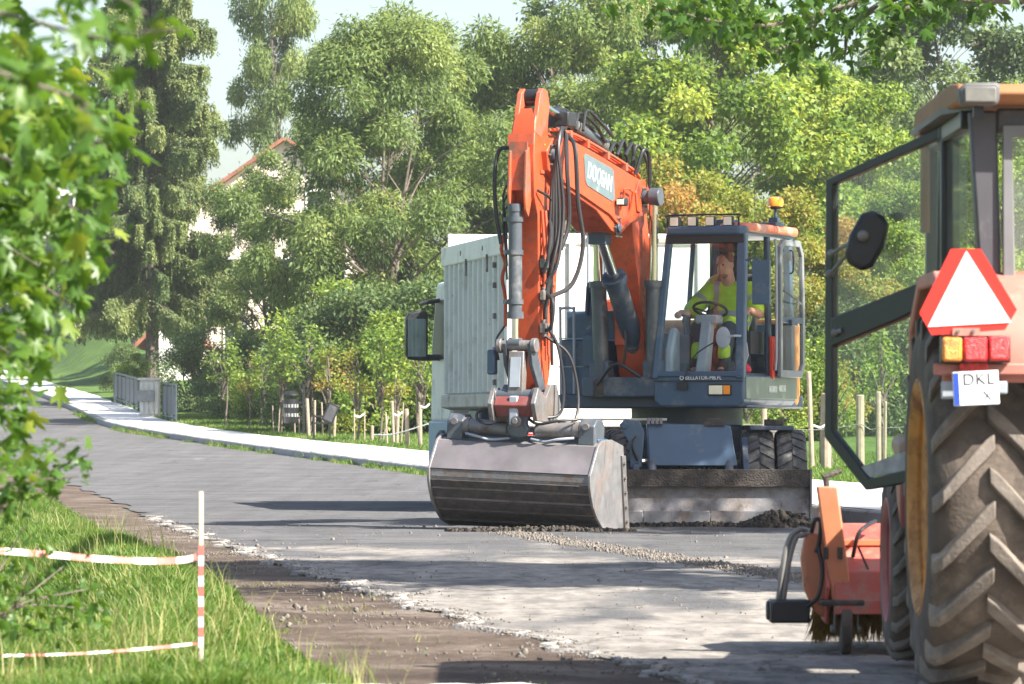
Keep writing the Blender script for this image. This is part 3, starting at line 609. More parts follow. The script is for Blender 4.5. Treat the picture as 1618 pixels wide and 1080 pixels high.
M_CHROME = mat('chrome', (.75,.75,.72), .12, metal=1, var=.04)
M_HOSE = mat('rubber_hose', (.018,.018,.02), .45, var=.2)
M_RUB = mat('tyre_rubber', (.055,.056,.06), .8, var=.25, vs=9, dirt=(.19,.17,.145), dirt_amt=.5, ds=7, bump=.2)
M_BLK = mat('black_plastic', (.02,.021,.024), .45, var=.2)
M_LAMP = mat('lamp_glass', (.78,.74,.6), .2, var=.05)
M_AMB = mat('amber_lens', (.95,.3,.02), .2, var=.06, coat=.5)
M_WHT = mat('white_print', (.82,.82,.82), .5, var=.03)
M_PLATE = mat('slate_decal', (.12,.165,.175), .4, var=.1, dirt=(.3,.3,.28), dirt_amt=.2)
M_GLASS = glass('cab_glass', (.93,.97,.97), .06, .012)
M_SEAT = mat('seat_fabric', (.05,.052,.06), .9, var=.2)
M_TRIM = mat('grey_trim', (.3,.33,.37), .55, var=.1)
M_BRN = mat('console_brown', (.075,.045,.05), .6, var=.2)
weather(M_OR); weather(M_ORD); weather(M_STEELB, (.08,.06,.05), (.13,.09,.07), .7); weather(M_STEEL, (.07,.055,.045), (.12,.09,.075), .6); weather(M_YEL)
EX = (1.95, 52.9, 0.0); ex = empty('excavator', EX, 'orange wheeled excavator with raised boom and wide grading bucket on the road', 'excavator')
YAW = math.radians(22); fx, fy = -math.sin(YAW), -math.cos(YAW)
def U(p): return Vector((fx*p[0]-fy*p[1], fy*p[0]+fx*p[1], p[2]))      # (forward, machine-left, up) -> local
UZ = Matrix.Rotation(math.atan2(fy, fx), 4, 'Z')
def uz(a, b, w): return (a, w, b)
# --- undercarriage
b = MB(); b.bb(-.42, .42, -1.75, 1.9, .62, 1.04); b.bb(-.6, .6, -.5, .5, .7, 1.08); b.build('chassis', M_GREY, ex, bevel=.03)
for y in (-1.3, 1.3):
    b = MB(); b.cyl((-1.1,y,.53), (1.1,y,.53), .13, n=14); b.ball((0,y,.53), (.28,.26,.26)); b.build('axle', M_GREY, ex)
def tread_tyre():
    b = MB(); R = .515; w = .165
    prof = [(.27,-w*.72),(.33,-w*.95),(.42,-w*1.0),(.475,-w*.94),(.49,-w*.7),(.492,0),(.49,w*.7),(.475,w*.94),(.42,w),(.33,w*.95),(.27,w*.72)]
    b.lathe(prof, (0,0,0), (1,0,0), 48)
    N_ = 24
    for i in range(N_):
        for s in (-1, 1):
            t0 = 2*math.pi*(i+(.5 if s > 0 else 0))/N_; vs = []
            K = 4
            for k in range(K+1):
                q = k/K; x = s*(.004+q*(w*.97-.004)); th = t0+q*.17; hw = .105 if k < K else .085; top = R if k < K-1 else (R-.006 if k < K else R-.035)
                for (dt, rr) in ((-hw,.47),(hw,.47),(hw-.012,top),(-hw+.012,top)): vs.append((x, rr*math.cos(th+dt), rr*math.sin(th+dt)))
            fs = [(k*4+j, k*4+(j+1) % 4, k*4+4+(j+1) % 4, k*4+4+j) for k in range(K) for j in range(4)] + [(0,1,2,3), (K*4+3, K*4+2, K*4+1, K*4)]
            b.add(vs, fs)
    return b
t0 = tread_tyre().build('wheel', M_RUB, ex, 30); t0.location = (.72, -1.3, .515)
rb = MB(); rb.lathe([(.27,-.12),(.25,-.1),(.22,0),(.10,.02),(.0,.02)], (0,0,0), (1,0,0), 28); rb.lathe([(.27,.12),(.25,.1),(.22,0)], (0,0,0), (1,0,0), 28); r0 = rb.build('rim', M_ORD, t0)
for x, y in [(1.07,-1.3),(-.72,-1.3),(-1.07,-1.3),(.72,1.3),(1.07,1.3),(-.72,1.3),(-1.07,1.3)]:
    c = t0.copy(); COL.objects.link(c); c.location = (x, y, .515); c.rotation_euler = (RNG.uniform(0, 6), 0, 0); q = r0.copy(); COL.objects.link(q); q.parent = c
# dozer blade: concave plate, lip, cutting edges
pr = [(-2.36,.60),(-2.28,.585),(-2.22,.45),(-2.21,.3),(-2.25,.17),(-2.27,.14),(-2.33,.14),(-2.31,.18),(-2.27,.3),(-2.28,.44),(-2.33,.55)]
b = MB(); b.prism(pr, -1.225, 1.225, lambda a, q, w: (w, a, q)); bl_ = b.build('blade', M_STEEL, ex, 40, .006)
b = MB(); b.prism([(-2.375,.605),(-2.27,.605),(-2.27,.575),(-2.315,.42),(-2.345,.42)], -1.232, 1.232, lambda a, q, w: (w, a, q)); b.build('blade_lip', M_MUD_SHADE, bl_, 40, .004)
for x0, x1 in ((-1.22,-.56),(-.55,.155),(.165,.93)):
    b = MB(); b.bb(x0, x1, -2.352, -2.30, .01, .165); b.build('cutting_edge', M_STEELB, bl_, bevel=.005)
for x in (-1.235, 1.235):
    b = MB(); b.prism([(-2.38,.61),(-2.2,.61),(-2.12,.3),(-2.15,.05),(-2.33,.03),(-2.36,.3)], x-.01, x+.01, lambda a, q, w: (w, a, q)); b.build('blade_end_plate', M_STEEL, bl_)
for x in (-.62, .56):
    b = MB(); b.prism([(-2.24,.5),(-1.6,.95),(-1.45,.9),(-1.5,.7),(-2.24,.2)], x-.03, x+.03, lambda a, q, w: (w, a, q)); b.build('blade_arm', M_GREY, ex, bevel=.006)
b = MB(); b.cyl((-.45,-1.6,.98), (-.45,-2.2,.4), .05); b.build('blade_cylinder', M_CYL, ex)
b = MB(); b.cyl((.38,-1.6,.98), (.38,-2.2,.4), .05); b.build('blade_cylinder', M_CYL, ex)
# slanted front guard box with hinge blocks, ear bracket, hose
b = MB(); b.add([(-.475,-1.98,.64),(.47,-1.98,.64),(.40,-1.80,1.075),(-.50,-1.80,1.10),(-.475,-1.5,.64),(.47,-1.5,.64),(.40,-1.5,1.075),(-.50,-1.5,1.10)], [(0,1,2,3),(4,7,6,5),(0,4,5,1),(3,2,6,7),(0,3,7,4),(1,5,6,2)]); gd = b.build('front_guard', M_FRAME, ex, bevel=.012)
b = MB()
for x in (-.50,-.455,-.41,-.365): b.bb(x, x+.035, -1.86, -1.78, 1.085, 1.155)
b.build('guard_hinge', M_STEEL, gd, bevel=.004)
b = MB(); b.bb(.12, .34, -1.83, -1.74, 1.07, 1.12); b.cyl((.16,-1.8,1.12), (.3,-1.8,1.12), .03); b.build('guard_hinge', M_MUD_SHADE, gd, bevel=.004)
b = MB(); b.prism([(-.80,1.08),(-.74,1.14),(-.58,1.12),(-.53,1.0),(-.56,.62),(-.68,.62),(-.70,.9)], -2.0, -1.95, lambda a, q, w: (a, w, q)); b.cyl((-.74,-2.03,1.07), (-.74,-1.93,1.07), .035); b.build('tow_bracket', M_FRAME, ex, bevel=.006)
b = MB(); b.tube([(-.6,-1.96,.98),(-.66,-2.05,.86),(-.6,-2.0,.7)], .018); b.build('hose', M_HOSE, ex)
b = MB(); b.bb(-1.25,-.28,-1.70,-1.66,1.125,1.15); b.build('step_rail', mat('galvanised', (.5,.47,.4), .5, .6), ex, bevel=.004)
b = MB(); b.bb(.62, 1.1, -1.6, .9, 1.02, 1.07); b.build('mudguard', M_GREY, ex, bevel=.01)
b = MB(); b.bb(.8, 1.0, -1.25, -1.1, 1.07, 1.14); b.build('mudguard_block', M_MUD_SHADE, ex, bevel=.01)
b = MB(); b.cyl((0,0,1.04), (0,0,1.28), .62, n=40); b.build('slewing_ring', M_GREY, ex)
# --- upper structure
b = MB(U); b.bb(-.8, 1.12, -1.18, 1.1, 1.26, 1.40); b.build('deck', M_GREY, ex, bevel=.02)
b = MB(U); b.prism([(-.42,-1.2),(-1.2,-1.2),(-1.5,-.9),(-1.62,-.2),(-1.5,.42),(-1.2,.82),(-.85,1.04),(-.48,1.15)], 1.27, 2.26, lambda a, q, w: (a, q, w)); b.build('engine_cover', M_YEL, ex, bevel=.09, bseg=4)
b = MB(U); b.bb(-.6, .1, -1.15, -.1, 1.4, 2.1); b.build('engine_bulkhead', M_GREY, ex, bevel=.02)
# right hand tool / tank box with step, rails
b = MB(U); b.bb(-.3, 1.0, -1.14, -.56, 1.40, 2.02); b.bb(-.3, .72, -1.16, -.56, 1.98, 2.34); tb = b.build('tank_box', M_FRAME, ex, bevel=.02)
b = MB(U); b.bb(1.0, 1.06, -.84, -.57, 1.72, 2.06); b.build('box_door', M_FRAME, tb, bevel=.012)
b = MB(U); b.bb(1.0, 1.045, -.66, -.55, 1.42, 1.72); b.build('orange_panel', M_OR, tb, bevel=.006)
b = MB(U); b.bb(1.0, 1.09, -1.14, -.5, 1.30, 1.41); b.build('step', M_GREY, tb, bevel=.01)
for z in (1.72, 2.03):
    b = MB(U); b.bb(.99, 1.012, -1.14, -.57, z-.006, z+.006); b.build('panel_seam', M_TRIM, tb)
b = MB(U); b.tube([(1.04,-1.1,1.42),(1.06,-1.1,2.3),(1.06,-1.09,2.36),(1.06,-.95,2.36),(1.06,-.94,2.3),(1.05,-.94,1.42)], .016, 8, 3); b.build('hand_rail', M_TRIM, ex)
for v0, v1, zt, zb in ((-1.08,-.90,3.32,2.3),(-1.0,-.88,3.05,2.3)):
    b = MB(U); b.tube([(.25,v0,zb),(.25,v0,zt-.06),(.25,v0+.05,zt),(.25,v1-.05,zt),(.25,v1,zt-.06),(.25,v1,zb)], .02, 8, 3); b.build('hand_rail', M_TRIM, ex)
b = MB(U); b.bb(-.1, .3, -1.0, -.75, 2.3, 2.48); b.build('filler_cover', M_OR, ex, bevel=.03)
# --- boom
VB = -.25
def bp(poly, hw, name, m, bev=.012, taper=None, parent=None, dv=0):
    b = MB(U); b.prism(poly, VB-hw+dv, VB+hw+dv, uz, taper); return b.build(name, m, parent or ex, 35, bev)
lowb = bp([(.45,1.45),(.95,1.45),(1.08,1.75),(1.30,2.6),(1.52,3.3),(1.50,3.62),(1.30,3.72),(1.12,3.60),(.98,3.1),(.72,2.2),(.42,1.75)], .17, 'lower_boom', M_OR)
upb = bp([(1.12,3.60),(1.22,3.73),(1.45,3.76),(2.6,3.95),(3.55,4.09),(3.95,4.06),(4.12,3.92),(4.08,3.72),(3.85,3.60),(2.7,3.36),(2.25,3.16),(2.0,3.12),(1.85,3.18),(1.4,3.36),(1.16,3.42)], .205, 'upper_boom', M_OR)
for dv in (-.212, .212):       # stiffener flange along the lower side edge and reinforced joint cheek
    b = MB(U); b.prism([(1.18,3.44),(1.75,3.30),(1.98,3.22),(2.35,3.37),(3.8,3.66),(3.8,3.63),(2.35,3.33),(1.98,3.18),(1.75,3.26),(1.18,3.40)], VB+dv-.018, VB+dv+.018, uz); b.build('flange', M_OR, upb, bevel=.004)
    b = MB(U); b.prism([(1.10,3.45),(1.14,3.66),(1.26,3.755),(1.44,3.74),(1.55,3.6),(1.5,3.4),(1.3,3.36)], VB+dv-.012, VB+dv+.012, uz); b.build('joint_cheek', M_OR, upb, bevel=.006)
b = MB(U); b.cyl((1.30,VB-.36,3.56), (1.30,VB+.40,3.56), .075, n=20); b.cyl((1.30,VB+.30,3.56), (1.30,VB+.42,3.56), .10, n=20); b.cyl((1.30,VB-.42,3.56), (1.30,VB-.30,3.56), .10, n=20); b.build('joint_pin', M_CYL, ex, bevel=.006)
b = MB(U); b.cyl((2.07,VB-.24,3.2), (2.07,VB+.24,3.2), .05, n=16); b.bb(1.98,2.16,VB-.10,VB+.10,3.02,3.24); b.build('lug_pin', M_GREY, ex, bevel=.006)
b = MB(U); b.cyl((3.98,VB-.25,3.88), (3.98,VB+.25,3.88), .07, n=18); b.build('dipper_pivot', M_CYL, ex)
# DOOSAN plate on both boom sides
for sgn in (1, -1):
    f0 = VB+sgn*.208; 
    q = [(2.2,3.80),(2.16,3.50),(2.24,3.475),(2.98,3.61),(3.04,3.66),(3.08,3.91),(3.02,3.945),(2.26,3.83)]
    b = MB(U); b.prism(q, f0-.004*sgn, f0+.004*sgn, uz); pl = b.build('name_plate', M_PLATE, upb)
    xd = U((-1*sgn,0,-.18*sgn)); yd = U((-.18,0,1)); M = basis(xd, yd, U((2.62,f0+.007*sgn,3.708)))
    text('lettering', 'DOOSAN', .25, M, M_WHT, pl, .001, .66)
# pipes and clamps along the boom top
for k, (dv, m_) in enumerate(((.17,M_ORD),(.12,M_OR),(.07,M_ORD),(-.1,M_OR))):
    b = MB(U); b.tube([(3.75,VB+dv,4.16),(3.2,VB+dv,4.13),(2.5,VB+dv,4.03),(1.9,VB+dv,3.93),(1.45,VB+dv,3.84),(1.3,VB+dv,3.78)], .018, 7, 3); b.build('hydraulic_pipe', m_, upb)
for u_ in (3.4, 2.9, 2.3, 1.75):
    zz = float(np.interp(u_, [1.45,2.6,3.55], [3.77,3.97,4.1])); b = MB(U); b.bb(u_-.03, u_+.03, VB+.04, VB+.2, zz, zz+.09); b.build('pipe_clamp', M_ORD, upb, bevel=.005)
# dipper cylinder above the boom
def ram(p0, p1, f, rb, rr, name='hydraulic_cylinder', m=M_CYL):
    p0 = Vector(p0); p1 = Vector(p1); mid = p0.lerp(p1, f)
    b = MB(U); b.cyl(p0, mid, rb, n=18); b.cyl(mid-(p1-p0).normalized()*.07, mid, rb*1.22, n=18); b.cyl(p0-(p1-p0).normalized()*.02, p0+(p1-p0).normalized()*.06, rb*1.12, n=18)
    e = b.build(name, m, ex); b = MB(U); b.cyl(mid, p1, rr, n=14); b.build('piston_rod', M_CHROME, e); 
    b = MB(U); b.cyl(p1-Vector((0,rr*1.6,0)), p1+Vector((0,rr*1.6,0)), rr*1.5, n=14); b.build('rod_eye', M_CYL, e)
    return e
ram((2.0,VB,4.10), (3.98,VB,4.46), .60, .075, .042)
# boom lift rams, adjusting ram
for dv in (-.30, .30): ram((1.22,VB+dv,1.5), (1.30,VB+dv*1.12,3.56), .56, .085, .05)
ram((1.02,VB+.02,1.95), (2.07,VB,3.14), .62, .115, .06, m=M_GREY)
b = MB(U); b.bb(1.0, 1.32, VB-.5, VB+.45, 1.38, 1.6); b.bb(1.1,1.3,VB-.42,VB-.2,1.4,1.78); b.bb(1.1,1.3,VB+.2,VB+.42,1.4,1.78); b.build('boom_foot', M_GREY, ex, bevel=.02)
b = MB(U); b.bb(1.28,1.31,VB-.44,VB-.16,1.56,1.6); b.bb(1.26,1.33,VB-.36,VB-.24,1.38,1.58); b.build('foot_bracket', M_MUD_SHADE, ex, bevel=.006)
b = MB(U); b.bb(1.12,1.2,VB-.12,VB-.02,2.35,2.62); b.cyl((1.2,VB-.1,2.3),(1.2,VB-.1,2.55),.04); b.build('check_valve', M_STEEL, ex, bevel=.008)
b = MB(U); b.bb(1.10,1.2,VB-.16,VB-.04,1.95,2.33); b.build('valve_guard', M_OR, ex, bevel=.008)
# --- dipper
dip = bp([(3.92,4.10),(3.86,4.30),(3.92,4.36),(4.16,4.36),(4.25,4.22),(4.34,3.85),(4.32,3.45),(4.22,3.25),(4.18,2.5),(4.13,1.6),(4.09,1.36),(3.94,1.36),(3.84,1.6),(3.70,2.4),(3.60,3.2),(3.64,3.7)], .142, 'dipper_arm', M_OR, .012, lambda a, b: float(np.interp(b, [1.3,1.8,3.3,3.9,4.35], [.8,.9,1.04,1.04,.82])))
for dv in (-.105, .105):
    bp([(3.90,4.28),(3.86,4.40),(3.92,4.55),(4.04,4.575),(4.12,4.52),(4.2,4.3),(4.28,4.1),(4.1,4.05)], .028, 'dipper_ear', M_ORD, .008, parent=dip, dv=dv)
    b = MB(U); b.prism([(4.36,3.95),(4.43,3.9),(4.47,3.5),(4.45,3.3),(4.38,3.22),(4.30,3.4),(4.33,3.8)], VB+dv*.85-.014, VB+dv*.85+.014, uz); b.build('cylinder_lug', M_ORD, dip, bevel=.006)
b = MB(U); b.cyl((4.0,VB-.08,4.50), (4.0,VB+.08,4.50), .068, n=18); b.build('dipper_ear_pin', M_BLK, dip)
b = MB(U); b.prism([(4.41,4.0),(4.395,4.0),(4.40,3.5),(4.415,3.5)], VB-.1, VB+.1, uz); b.build('arm_seam', M_ORD, dip)
ram((4.40,VB-.04,3.34), (4.40,VB-.04,1.92), .82, .072, .04)
for z in (3.2, 2.86, 2.35):
    b = MB(U); b.cyl((4.40,VB-.04,z-.025), (4.40,VB-.04,z+.025), .086, n=16); b.bb(4.34,4.46,VB-.15,VB-.08,z-.02,z+.02); b.build('cylinder_collar', M_CYL, ex)
# pipes down the dipper side
for k in range(3):
    b = MB(U); u_ = 4.2-.10*k; b.tube([(u_-.03,VB+.165,3.3),(u_-.05,VB+.19,2.8),(u_-.09,VB+.165,2.3),(u_-.12,VB+.165,1.9-.1*k)], .017, 7, 4); b.build('dipper_pipe', (M_OR, M_ORD, M_HOSE)[k], dip)
b = MB(U); b.tube([(4.3,VB-.19,3.1),(4.34,VB-.22,2.9),(4.3,VB-.19,2.75),(4.34,VB-.21,2.6),(4.3,VB-.19,2.4),(4.3,VB-.19,2.1)], .02, 7, 3); b.build('dipper_pipe', M_OR, dip)
for z, s_ in ((2.75,.06),(2.42,.05),(2.08,.055)):
    b = MB(U); b.bb(4.05,4.2,VB+.15,VB+.15+s_,z-.05,z+.05); b.cyl((4.12,VB+.17,z-.09),(4.12,VB+.17,z+.09),.028); b.build('pipe_fitting', M_STEEL, dip, bevel=.006)
# linkage and coupler
b = MB(U); b.cyl((4.40,VB-.20,1.9), (4.40,VB+.18,1.9), .055, n=18); b.cyl((4.40,VB-.23,1.9),(4.40,VB-.18,1.9),.078,n=18); b.cyl((4.40,VB+.15,1.9),(4.40,VB+.20,1.9),.075,n=18); b.build('link_pin', M_STEEL, ex, bevel=.005)
for dv in (-.14, .14):
    bp([(4.34,1.95),(4.46,1.92),(4.42,1.7),(4.16,1.36),(4.08,1.32),(4.02,1.4),(4.2,1.7)], .022, 'side_link', M_CYL, .006, dv=dv)
b = MB(U); b.prism([(4.35,1.84),(4.47,1.84),(4.52,1.40),(4.42,1.38)], VB-.085, VB+.085, uz); lk = b.build('bucket_link', M_STEEL, ex, bevel=.01)
b = MB(U); b.prism([(4.478,1.78),(4.485,1.78),(4.525,1.47),(4.515,1.47)], VB-.055, VB+.055, uz); b.build('link_plate', M_TRIM, lk)
b = MB(U); b.cyl((4.46,VB-.24,1.38), (4.46,VB+.22,1.38), .066, n=18); b.cyl((4.46,VB-.27,1.38),(4.46,VB-.20,1.38),.09,n=18); b.cyl((4.46,VB+.19,1.38),(4.46,VB+.25,1.38),.085,n=18); b.cyl((4.04,VB-.26,1.36),(4.04,VB+.26,1.36),.085,n=18); b.build('coupler_pin', M_CYL, ex, bevel=.006)
b = MB(U); b.prism([(3.9,1.30),(4.0,1.42),(4.5,1.42),(4.58,1.28),(4.5,1.16),(4.0,1.16)], VB-.21, VB+.21, uz); qc = b.build('quick_coupler', mat('oxide_red', (.2,.05,.045), .6, var=.2, dirt=(.13,.1,.09), dirt_amt=.5), ex, bevel=.012)
for dv in (-.24, .24): bp([(3.88,1.28),(4.0,1.5),(4.16,1.5),(4.3,1.36),(4.52,1.46),(4.62,1.3),(4.55,1.12),(4.0,1.10)], .025, 'coupler_cheek', M_STEEL, .006, parent=qc, dv=dv)
b = MB(U); b.bb(4.50,4.56,VB-.05,VB+.05,1.08,1.38); b.build('coupler_hook', M_TRIM, qc, bevel=.015)
b = MB(U); b.bb(4.3,4.4,VB-.36,VB-.27,1.6,1.86); b.build('junction_box', M_FRAME, ex, bevel=.02)
# --- tilting grading bucket (pivots a little about the machine axis)
BT = Matrix.Rotation(math.radians(-2.3), 3, 'X'); BC = Vector((4.2, VB, .5))
def UB(p): return U(BT @ (Vector(p)-BC)+BC)
outer = [(3.80,.86),(4.10,.93),(4.36,.925),(4.47,.88),(4.66,.60),(4.66,.50),(4.62,.40),(4.55,.29),(4.44,.18),(4.28,.08),(4.06,.02),(3.62,0.0)]
inner = [(3.62,.02),(4.05,.045),(4.26,.105),(4.41,.20),(4.52,.31),(4.59,.41),(4.63,.50),(4.63,.59),(4.44,.86),(4.35,.895),(4.1,.90),(3.82,.83)]
BW = .89
b = MB(UB); b.prism(outer+inner, VB-BW, VB+BW, uz); bk = b.build('bucket', M_STEELB, ex, 25, .004)
b = MB(UB); b.prism([(4.475,.885),(4.665,.605),(4.67,.60),(4.68,.607),(4.487,.893)], VB-BW+.01, VB+BW-.01, uz); b.build('top_plate', mat('rust_plate', (.17,.155,.16), .5, metal=.3, var=.2, vs=4, dirt=(.14,.12,.15), dirt_amt=.32, ds=6), bk, 0)
oi = outer[4:]
for k in range(len(oi)-1):
    (a0, z0_), (a1, z1_) = oi[k], oi[k+1]; n_ = Vector((z0_-z1_, -(a0-a1))).normalized(); n_ = n_ if n_.x > -.2 else -n_
    e_ = .012+.008*(k % 2); t_ = Vector((a1-a0, z1_-z0_))
    c0 = Vector((a0, z0_))+t_*.06; c1 = Vector((a0, z0_))+t_*.80
    b = MB(UB); b.prism([tuple(c0-n_*.004), tuple(c0+n_*e_), tuple(c1+n_*e_), tuple(c1-n_*.004)], VB-BW+.02, VB+BW-.02, uz); b.build('wear_strip', M_MUD_SHADE if k else M_STEEL, bk, 25, .003)  # lower strips carry their underside shade in the dark muddy colour
for sgn in (-1, 1):
    b = MB(UB); b.prism([(3.58,-.005),(3.70,.5),(3.78,.90),(4.12,.965),(4.38,.955),(4.50,.90),(4.70,.60),(4.70,.49),(4.65,.38),(4.58,.27),(4.46,.16),(4.29,.055),(4.06,-.005)], VB+sgn*BW-.014, VB+sgn*BW+.014, uz); sp2 = b.build('side_plate', M_STEELB, bk, 25, .004)
    b = MB(UB); b.prism([(3.56,-.01),(3.70,.5),(3.76,.8),(3.86,.8),(3.80,.5),(3.68,-.01)], VB+sgn*(BW+.026)-.012, VB+sgn*(BW+.026)+.012, uz); b.build('side_cutter', M_STEEL, sp2, 25, .004)
    for k in range(5):
        b = MB(UB); b.cyl((3.68+.035*k,VB+sgn*(BW+.03),.12+.15*k), (3.68+.035*k,VB+sgn*(BW+.06),.12+.15*k), .02, n=6); b.build('bolt', M_STEEL, sp2)
b = MB(UB); b.bb(4.05,4.33,VB-.82,VB+.84,.90,.97); b.build('top_beam', M_FRAME, bk, bevel=.012)
for sgn in (-1, 1):
    b = MB(UB); b.prism([(4.12,.93),(4.12,1.10),(4.2,1.17),(4.34,1.17),(4.42,1.10),(4.42,.9)], VB+sgn*.73-.09, VB+sgn*.73+.09, uz); eb = b.build('cylinder_bracket', M_CYL, bk, bevel=.012)
    b = MB(UB); b.cyl((4.40,VB+sgn*.73,1.09),(4.45,VB+sgn*.73,1.09),.035,n=10); b.build('pin', M_STEEL, eb)
    b = MB(UB); b.cyl((4.34,VB+sgn*.16,1.03), (4.34,VB+sgn*.64,1.05), .078, n=18); b.cyl((4.34,VB+sgn*.58,1.05),(4.34,VB+sgn*.64,1.05),.09,n=18); tc_ = b.build('tilt_cylinder', M_STEEL, bk)
    b = MB(UB); b.tube([(4.42,VB+sgn*.60,.97),(4.5,VB+sgn*.45,.95),(4.48,VB+sgn*.3,.92),(4.4,VB+sgn*.12,.94)], .014, 7, 4); b.build('tilt_pipe', M_TRIM, tc_)
heart = [(0,-.13),(.09,-.11),(.12,-.04),(.09,.03),(.13,.10),(.22,.16),(.22,.20),(.16,.235),(0,.245)]; heart = heart+[(-x, z) for x, z in heart[-2:0:-1]]
b = MB(UB); b.prism([(VB+x, 1.08+z) for x, z in heart], 4.42, 4.50, lambda a, q, w: (w, a, q)); pv = b.build('tilt_pivot', M_CYL, bk, 30, .016, 3)
b = MB(UB); b.cyl((4.48,VB,1.12),(4.56,VB,1.12),.06,n=14); b.cyl((4.5,VB,1.12),(4.58,VB,1.12),.035,n=8); b.build('pivot_pin', M_STEEL, pv, bevel=.006)
b = MB(UB); b.tube([(4.5,VB-.2,1.2),(4.55,VB-.3,1.24),(4.55,VB-.42,1.2),(4.55,VB-.42,1.12),(4.55,VB-.3,1.08),(4.52,VB-.2,1.12)], .016, 7, 4); b.build('hose_loop', M_HOSE, bk)
b = MB(UB); b.tube([(4.45,VB+.1,1.15),(4.55,VB+.25,1.1),(4.52,VB+.45,1.14),(4.4,VB+.62,1.16)], .016, 7, 4); b.build('hose', M_HOSE, bk)
# --- hoses on the arm
def hose(pts, r=.02, m=None): b = MB(U); b.tube(pts, r, 8, 6); return b.build('hydraulic_hose', m or M_HOSE, ex)
hose([(4.3,VB-.16,3.95),(4.3,VB-.26,3.92),(4.32,VB-.3,3.7),(4.32,VB-.29,3.3),(4.34,VB-.22,2.95)], .022)
for k in range(5):
    o_ = .035*k; hose([(3.62-.03*k,VB+.20-.03*k,4.14),(3.86,VB+.26,4.16-.02*k),(4.02,VB+.29-o_*.4,3.9-.04*k),(3.98+.02*k,VB+.33-o_,3.3-.12*k),(4.08,VB+.30-o_,2.75-.05*k+.1*(k % 2)),(4.13,VB+.19,2.55-.12*k)], .02)
hose([(3.55,VB+.22,4.10),(3.72,VB+.36,3.95),(3.74,VB+.40,3.4),(3.7,VB+.44,2.95),(3.85,VB+.38,2.55),(4.1,VB+.22,2.4)], .024)
hose([(3.62,VB+.22,4.12),(3.8,VB+.30,3.75),(3.82,VB+.33,3.2),(3.95,VB+.29,2.9)], .024)
hose([(4.12,VB+.2,2.1),(4.12,VB+.32,1.9),(4.1,VB+.38,1.5),(4.15,VB+.36,1.2),(4.3,VB+.2,1.15)], .016)
hose([(4.15,VB+.2,2.0),(4.05,VB+.42,1.8),(4.0,VB+.5,1.4),(4.1,VB+.5,1.12),(4.35,VB+.42,1.1)], .016)
hose([(4.3,VB-.2,2.1),(4.38,VB-.26,1.95),(4.36,VB-.24,1.75)], .012)
for k in range(6):
    v_ = VB-.12+.05*k; hose([(3.3-.08*k,v_,4.2),(3.2-.1*k,v_-.03,4.36+.03*(k % 3)),(2.9-.1*k,v_+.04,4.28),(2.6-.12*k,v_,4.12+.06*(k % 2))], .018)
for k in range(5):
    v_ = VB-.12+.06*k; hose([(2.0-.1*k,v_,4.0),(1.8-.1*k,v_,4.14+.03*(k % 2)),(1.55-.05*k,v_,4.02),(1.4-.02*k,v_,3.86)], .02)
hose([(1.5,VB+.2,3.8),(1.42,VB+.26,4.06),(1.3,VB+.28,4.0),(1.22,VB+.26,3.7)], .022); hose([(1.4,VB+.1,3.8),(1.3,VB+.14,4.12),(1.15,VB+.2,3.95),(1.12,VB+.24,3.5)], .018)
b = MB(U); b.bb(3.05,3.3,VB-.12,VB+.12,4.22,4.38); b.cyl((3.2,VB-.1,4.36),(3.0,VB-.1,4.42),.05); b.build('hose_block', M_BLK, ex, bevel=.015)
for k in range(3): hose([(1.0+.03*k,VB-.34,1.9),(.95,VB-.36-.04*k,2.3),(.9,VB-.42-.07*k,2.62),(.8,VB-.5-.06*k,2.5),(.75,VB-.55-.05*k,2.3)], .03, mat('hose_sleeve', (.04,.06,.12), .6))
hose([(1.25,VB-.05,2.3),(1.32,VB+.02,2.0),(1.3,VB-.02,1.7)], .016)
hose([(1.36,VB-.3,1.52),(1.45,VB-.05,1.74),(1.4,VB+.22,1.6)], .02)
b = MB(U); b.bb(2.02,2.16,VB+.225,VB+.32,3.43,3.52); wl = b.build('boom_lamp', M_BLK, ex, bevel=.02)
b = MB(U); b.bb(2.155,2.17,VB+.235,VB+.31,3.445,3.50); b.build('lens', M_LAMP, wl)
b = MB(U); b.tube([(1.98,VB+.215,3.40),(1.98,VB+.25,3.58),(1.98,VB+.25,3.62),(1.72,VB+.25,3.60),(1.72,VB+.215,3.40)], .012, 6, 2); b.build('lamp_guard', M_OR, wl)

# small marks of use: bolts, grease, warning labels, hose clips
M_GRS = mat('grease', (.02,.018,.016), .35, var=.4, vs=30)
M_LBL = mat('yellow_label', (.7,.5,.05), .5, var=.1)
for u_, z_ in ((1.30,3.56),(2.07,3.2),(3.98,3.88)):
    b = MB(U); b.lathe([(.0,.0),(.085,.0),(.10,.002),(.0,.003)], (u_, VB+.214+(.012 if u_ < 2 else 0), z_), (0,1,0), 18); b.build('grease_ring', M_GRS, upb)
    for k in range(6):
        a = k*math.pi/3; b = MB(U); b.cyl((u_+.115*math.cos(a),VB+.21,z_+.115*math.sin(a)), (u_+.115*math.cos(a),VB+.235,z_+.115*math.sin(a)), .011, n=6); b.build('bolt', M_STEEL, upb)
for z_ in (3.7, 3.05, 2.55, 2.0):
    b = MB(U); b.bb(3.72+.02*(4-z_), 4.16, VB+.14, VB+.156, z_-.018, z_+.018); b.build('pipe_clip', M_ORD, dip, bevel=.003)
for z_ in (3.95, 2.2):
    b = MB(U); b.bb(3.95, 4.05, VB+.146, VB+.150, z_-.045, z_+.045); b.build('warning_label', M_LBL, dip)
b = MB(U); b.prism([(4.352,3.97),(4.36,3.97),(4.345,4.09),(4.335,4.09)], VB-.14, VB+.14, uz); b.build('weld_seam', M_ORD, dip)
